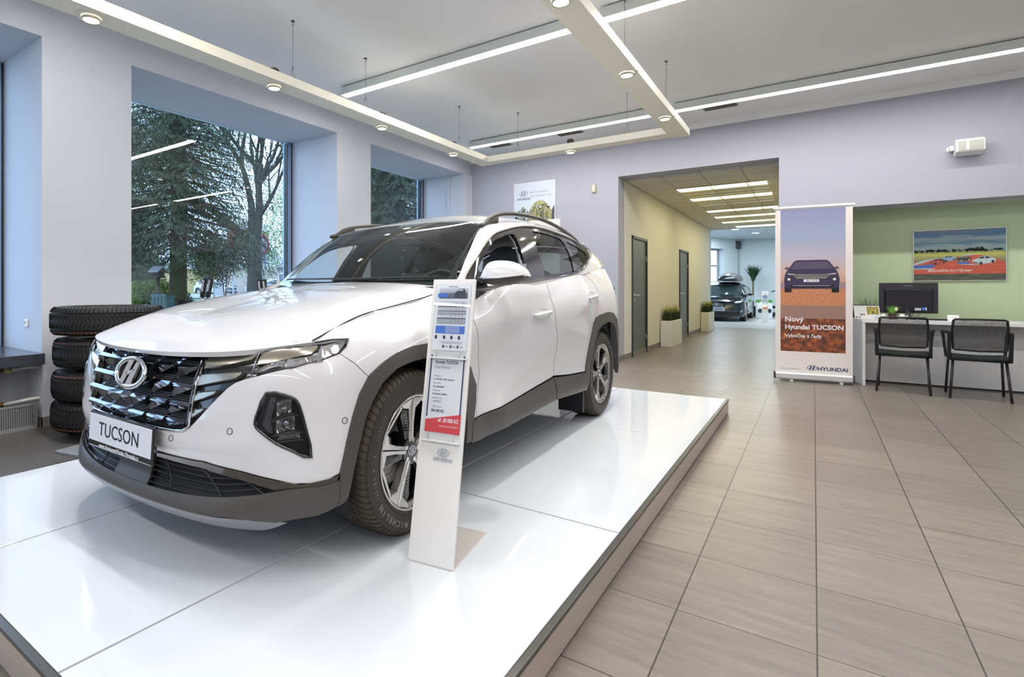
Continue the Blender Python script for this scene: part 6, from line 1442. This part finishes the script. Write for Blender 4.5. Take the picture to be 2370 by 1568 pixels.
def broadleaf(label,loc,seed,stems,leafn,m):
    rnd=random.Random(seed);t=empty('broadleaf_tree',loc,0,label,'tree')
    w=MB();lf=MB();w.tube([(0,0,-.3),(0,0,.5),(.05,0,1.6),(0,0,2.6)],[.34,.26,.24,.26],12)
    def grow(p,d,L_,r,depth):
        n=4;pts=[p];q=p.copy();dd=d.copy()
        for i in range(n):
            dd=(dd+Vector((rnd.uniform(-.22,.22),rnd.uniform(-.22,.22),rnd.uniform(-.05,.16)))).normalized();q=q+dd*L_/n;pts.append(q.copy())
        w.tube(pts,[r*(1-.13*i) for i in range(n+1)],6 if depth<2 else 4,cap=False)
        if depth>=2: leafcloud(lf,pts[-1],.30,leafn,rnd,.035);leafcloud(lf,pts[2],.22,leafn//2,rnd,.03)
        if depth<4:
            for k in range(3 if depth<2 else 2+(rnd.random()<.5)):
                a=pts[rnd.randint(1,n)];nd=(dd+Vector((rnd.uniform(-.9,.9),rnd.uniform(-.9,.9),rnd.uniform(-.15,.7)))).normalized();grow(a,nd,L_*rnd.uniform(.6,.8),r*.52,depth+1)
    for k,(dx,dy,dz) in enumerate(stems): grow(Vector((0,0,2.2)),Vector((dx,dy,dz)).normalized(),2.9,.17,0)
    w.build('trunk_and_branches',M_bark,t,smooth=True,fix=False);lf.build('leaves',m,t,fix=False);return t
rt=RT
bt=broadleaf('bare branching old tree with sparse spring leaves behind the round road sign',at(588,19,GZ-.2),7,[(rt.x*-.9,rt.y*-.9,1.0),(rt.x*-.1,rt.y*-.1,1.6),(rt.x*.45,rt.y*.45,1.5),(-.3,.4,1.3)],7,mat('spring_leaf',(.07,.09,.02),.6))
def bush(label,loc,r,h,seed,m,n=2600,group=None):
    rnd=random.Random(seed);t=empty('bush',loc,0,label,'bush',group);b=MB()
    for i in range(9): leafcloud(b,(rnd.uniform(-r,r)*.6,rnd.uniform(-r,r)*.6,h*rnd.uniform(.25,.8)),r*.5,n//4,rnd,.024 if r<1 else .045)
    b.build('foliage',m,t,fix=False);w=MB();[w.tube([(0,0,-.1),(rnd.uniform(-r,r)*.4,rnd.uniform(-r,r)*.4,h*.7)],[.02,.008],4) for i in range(6)];w.build('twigs',M_bark,t,fix=False);return t
M_bushg=mat('bright_bush_leaf',(.13,.20,.02),.6,var=.3);M_bushd=mat('dark_bush_leaf',(.045,.065,.018),.6,var=.3)
bush('bright green bush left of the wooden bird feeder',at(348,13,GZ-.1),.5,.85,1,M_bushg)
bush('grey green bush right of the wooden bird feeder',at(405,14,GZ-.1),.45,.55,2,M_bushd)
bush('light green roadside trees behind the round road sign',at(655,34,GZ),3.2,8,3,mat('far_green',(.12,.18,.03),.6,var=.3),6000)
bush('dark shrub at the left edge of the middle window',at(312,15,GZ),.9,1.9,4,M_bushd)
bush('dark evergreen shrub hanging over the parked cars',at(520,27,GZ),2.0,3.5,5,mat('evergreen_dark',(.016,.028,.010),.6),4200)
bush('broad dark green treetops behind the spruces',at(250,30,GZ),5.0,9,6,M_bushd,6000)
# bird feeder, garden chairs and table
bf=empty('bird_feeder',at(366,12,GZ),.4,'small wooden bird feeder house on a post in the garden','bird feeder')
MB().cyl((0,0,-.1),(0,0,.78),.035,8).build('post',M_bark,bf);MB().box(-.11,.11,-.11,.11,.76,.80).box(-.09,-.07,-.09,.09,.80,.90).box(.07,.09,-.09,.09,.80,.90).build('feeder_box',M_bark,bf)
b=MB();b.prism([(-.17,.88),(0,1.0),(.17,.88),(.17,.905),(0,1.025),(-.17,.905)],-.13,.13,axis='x');b.build('roof',mat('snowy_roof',(.30,.30,.31),.5),bf)
M_teal=mat('teal_garden_paint',(.005,.05,.055),.5)
def gchair(loc,rz,label):
    t=empty('garden_chair',loc,rz,label,'chair','teal garden chairs')
    for x in (-.17,.17):
        for y in (-.17,.17): MB().bar((x,y,-.05),(x,y,.36),.03).build('leg',M_teal,t)
    b=MB();[b.box(-.2,.2,-.18+k*.09,-.12+k*.09,.36,.38) for k in range(4)];b.build('seat',M_teal,t)
    b=MB();[b.box(-.17+k*.09,-.11+k*.09,.17,.19,.36,.72) for k in range(4)];b.box(-.19,.19,.165,.195,.68,.74);b.build('backrest',M_teal,t);return t
gchair(at(352,10.9,GZ-.33),R(20),'teal wooden garden chair left of the garden table');gchair(at(412,10.9,GZ-.36),R(120),'teal wooden garden chair right of the garden table')
gt=empty('garden_table',at(382,10.3,GZ-.30),.2,'low teal garden table between the chairs','table');MB().box(-.25,.25,-.2,.2,.22,.25).build('table_top',M_teal,gt)
for x in (-.2,.2): MB().bar((x,-.15,-.1),(x,.15,.22),.03).build('leg',M_teal,gt)
# road sign
sg=empty('road_sign',at(607,19.8,GZ),.6328,'round red and white no buses road sign with an arrow plate below','road sign')
sg.rotation_euler=(0,0,.6328+R(62)-R(0));
MB().cyl((0,.03,-.2),(0,.03,2.5),.03,10).build('post',mat('sign_post_grey',(.40,.44,.48),.4,metal=.4),sg)
sf=face('sign_face',(0,0,0),parent=sg)
flat('red_ring',[ell(0,2.13,.36,.36,48)],mat('sign_white_edge',(.45,.46,.48),.4),sf,0,.01);flat('red_ring',[ell(0,2.13,.345,.345,48)],mat('sign_red',(.40,.01,.02),.4),sf,.0105,.001);flat('white_disc',[ell(0,2.13,.25,.25,48)],mat('sign_white',(.42,.42,.46),.4),sf,.0125,.001)
flat('bus_symbol',[[(-.17,2.06),(.17,2.06),(.17,2.22),(-.17,2.22)],ell(-.10,2.05,.035,.035,14),ell(.11,2.05,.035,.035,14)],M_ink,sf,.0145,.001);flat('bus_windows',[rect(-.15+k*.065,-.10+k*.065,2.14,2.20) for k in range(5)],_M['sign_white'],sf,.0165,.001)
flat('arrow_plate',[rect(-.26,.26,1.42,1.74)],_M['sign_white'],sf,0,.01);flat('arrow',[rect(-.16,.08,1.565,1.595),[(.06,1.53),(.16,1.58),(.06,1.63)]],M_ink,sf,.0105,.001)
# poles, meter box
for x,D,h,lb in ((540,36,3.0,'thin grey lamp pole in front of the long pale wall'),(437.5,0,0,'')):
    if D: t=empty('lamp_pole',at(x,D,GZ),0,lb,'pole');MB().cyl((0,0,0),(0,0,h),.06,10).build('pole',mat('pole_grey',(.35,.38,.40),.4),t)
mb=empty('meter_box',at(508,30,GZ),.6,'grey meter box on a post in front of the parked white car','meter box');MB().box(-.25,.25,-.1,.1,.15,.85).build('cabinet',mat('box_grey',(.50,.52,.54),.5),mb,bevel=.01);MB().box(-.34,-.27,-.05,.05,0,.92).build('post',mat('post_grey',(.30,.32,.32),.5),mb)
# parked cars (far)
c1=make_small_car('white estate car parked outside just right of the spruce trunk',(0,0,0),0,mat('white_car_paint',(.42,.43,.44),.3,coat=1),(.95,1.0,.88))
c1.location=at(524,50,GZ-.08);c1.rotation_euler=(0,0,.6328+R(-118)+PI)
c3=copy_tree(c1,None,tuple(at(588,46,GZ-.08)),.6328+R(-60),'white car parked outside, half hidden by the old tree trunk')
# buildings
def block(name,x0,x1,D0,D1,h,label,wall,roofm=None,rh=0,wins=(),cat='building'):
    A=at(x0,D0,GZ-.2);B=at(x1,D1,GZ-.2);dx=(B-A);L_=dx.length;ang=math.atan2(dx.y,dx.x)
    t=empty(name,A,ang,label,cat);MB().box(0,L_,0,6,0,h).build('walls',wall,t)
    if roofm: b=MB();b.prism([(-.4,h),(3,h+rh),(6.4,h)],-.3,L_+.3,axis='x');b.build('roof',roofm,t)
    for (u,w_,z0,z1) in wins:
        f=MB().box(u*L_,u*L_+w_,-.03,.0,z0,z1).build('window',mat('far_window_frame',(.75,.76,.76),.5),t);MB().box(u*L_+.08,u*L_+w_-.08,-.05,-.03,z0+.08,z1-.08).build('pane',mat('far_pane',(.08,.10,.12),.1),f)
    return t
M_wallp=mat('pale_plaster',(.36,.31,.26),.85);M_wally=mat('yellow_plaster',(.36,.28,.13),.85);M_red=mat('red_tile_roof',(.34,.08,.03),.7);M_dkroof=mat('dark_roof',(.13,.11,.11),.7);M_whroof=mat('pale_sheet_roof',(.42,.43,.45),.5)
block('garage_wall',505,665,58,50,2.6,'long pale wall with flat top behind the parked cars',M_wallp,None)
gh2=block('garage',640,760,44,40,2.4,'pale garage with a dark roof at the right edge of the middle window',M_wallp,M_dkroof,1.4,((.05,1.2,.0,2.0),))
block('yellow_house',250,520,64,70,3.2,'yellow house low behind the spruce trunk',M_wally,M_whroof,1.6,((.2,1.2,1,2.4),(.5,1.2,1,2.4),(.8,1.2,1,2.4)))
block('red_roof_house',525,600,95,95,11.0,'house with a red facade on the hill behind the trees',M_red,M_whroof,1.5,((.2,1.0,8.6,10.2),(.5,1.0,8.6,10.2),(.75,1.0,8.6,10.2)))
block('sheet_roof_house',470,600,78,74,3.4,'low house with a pale sheet roof behind the long wall',mat('white_plaster',(.66,.66,.66),.8),M_whroof,3.2)
# shrubs behind the far room window
bush('green trees outside the far room window',(-7.6,26.6,0),1.6,2.7,9,M_bushd,4000)
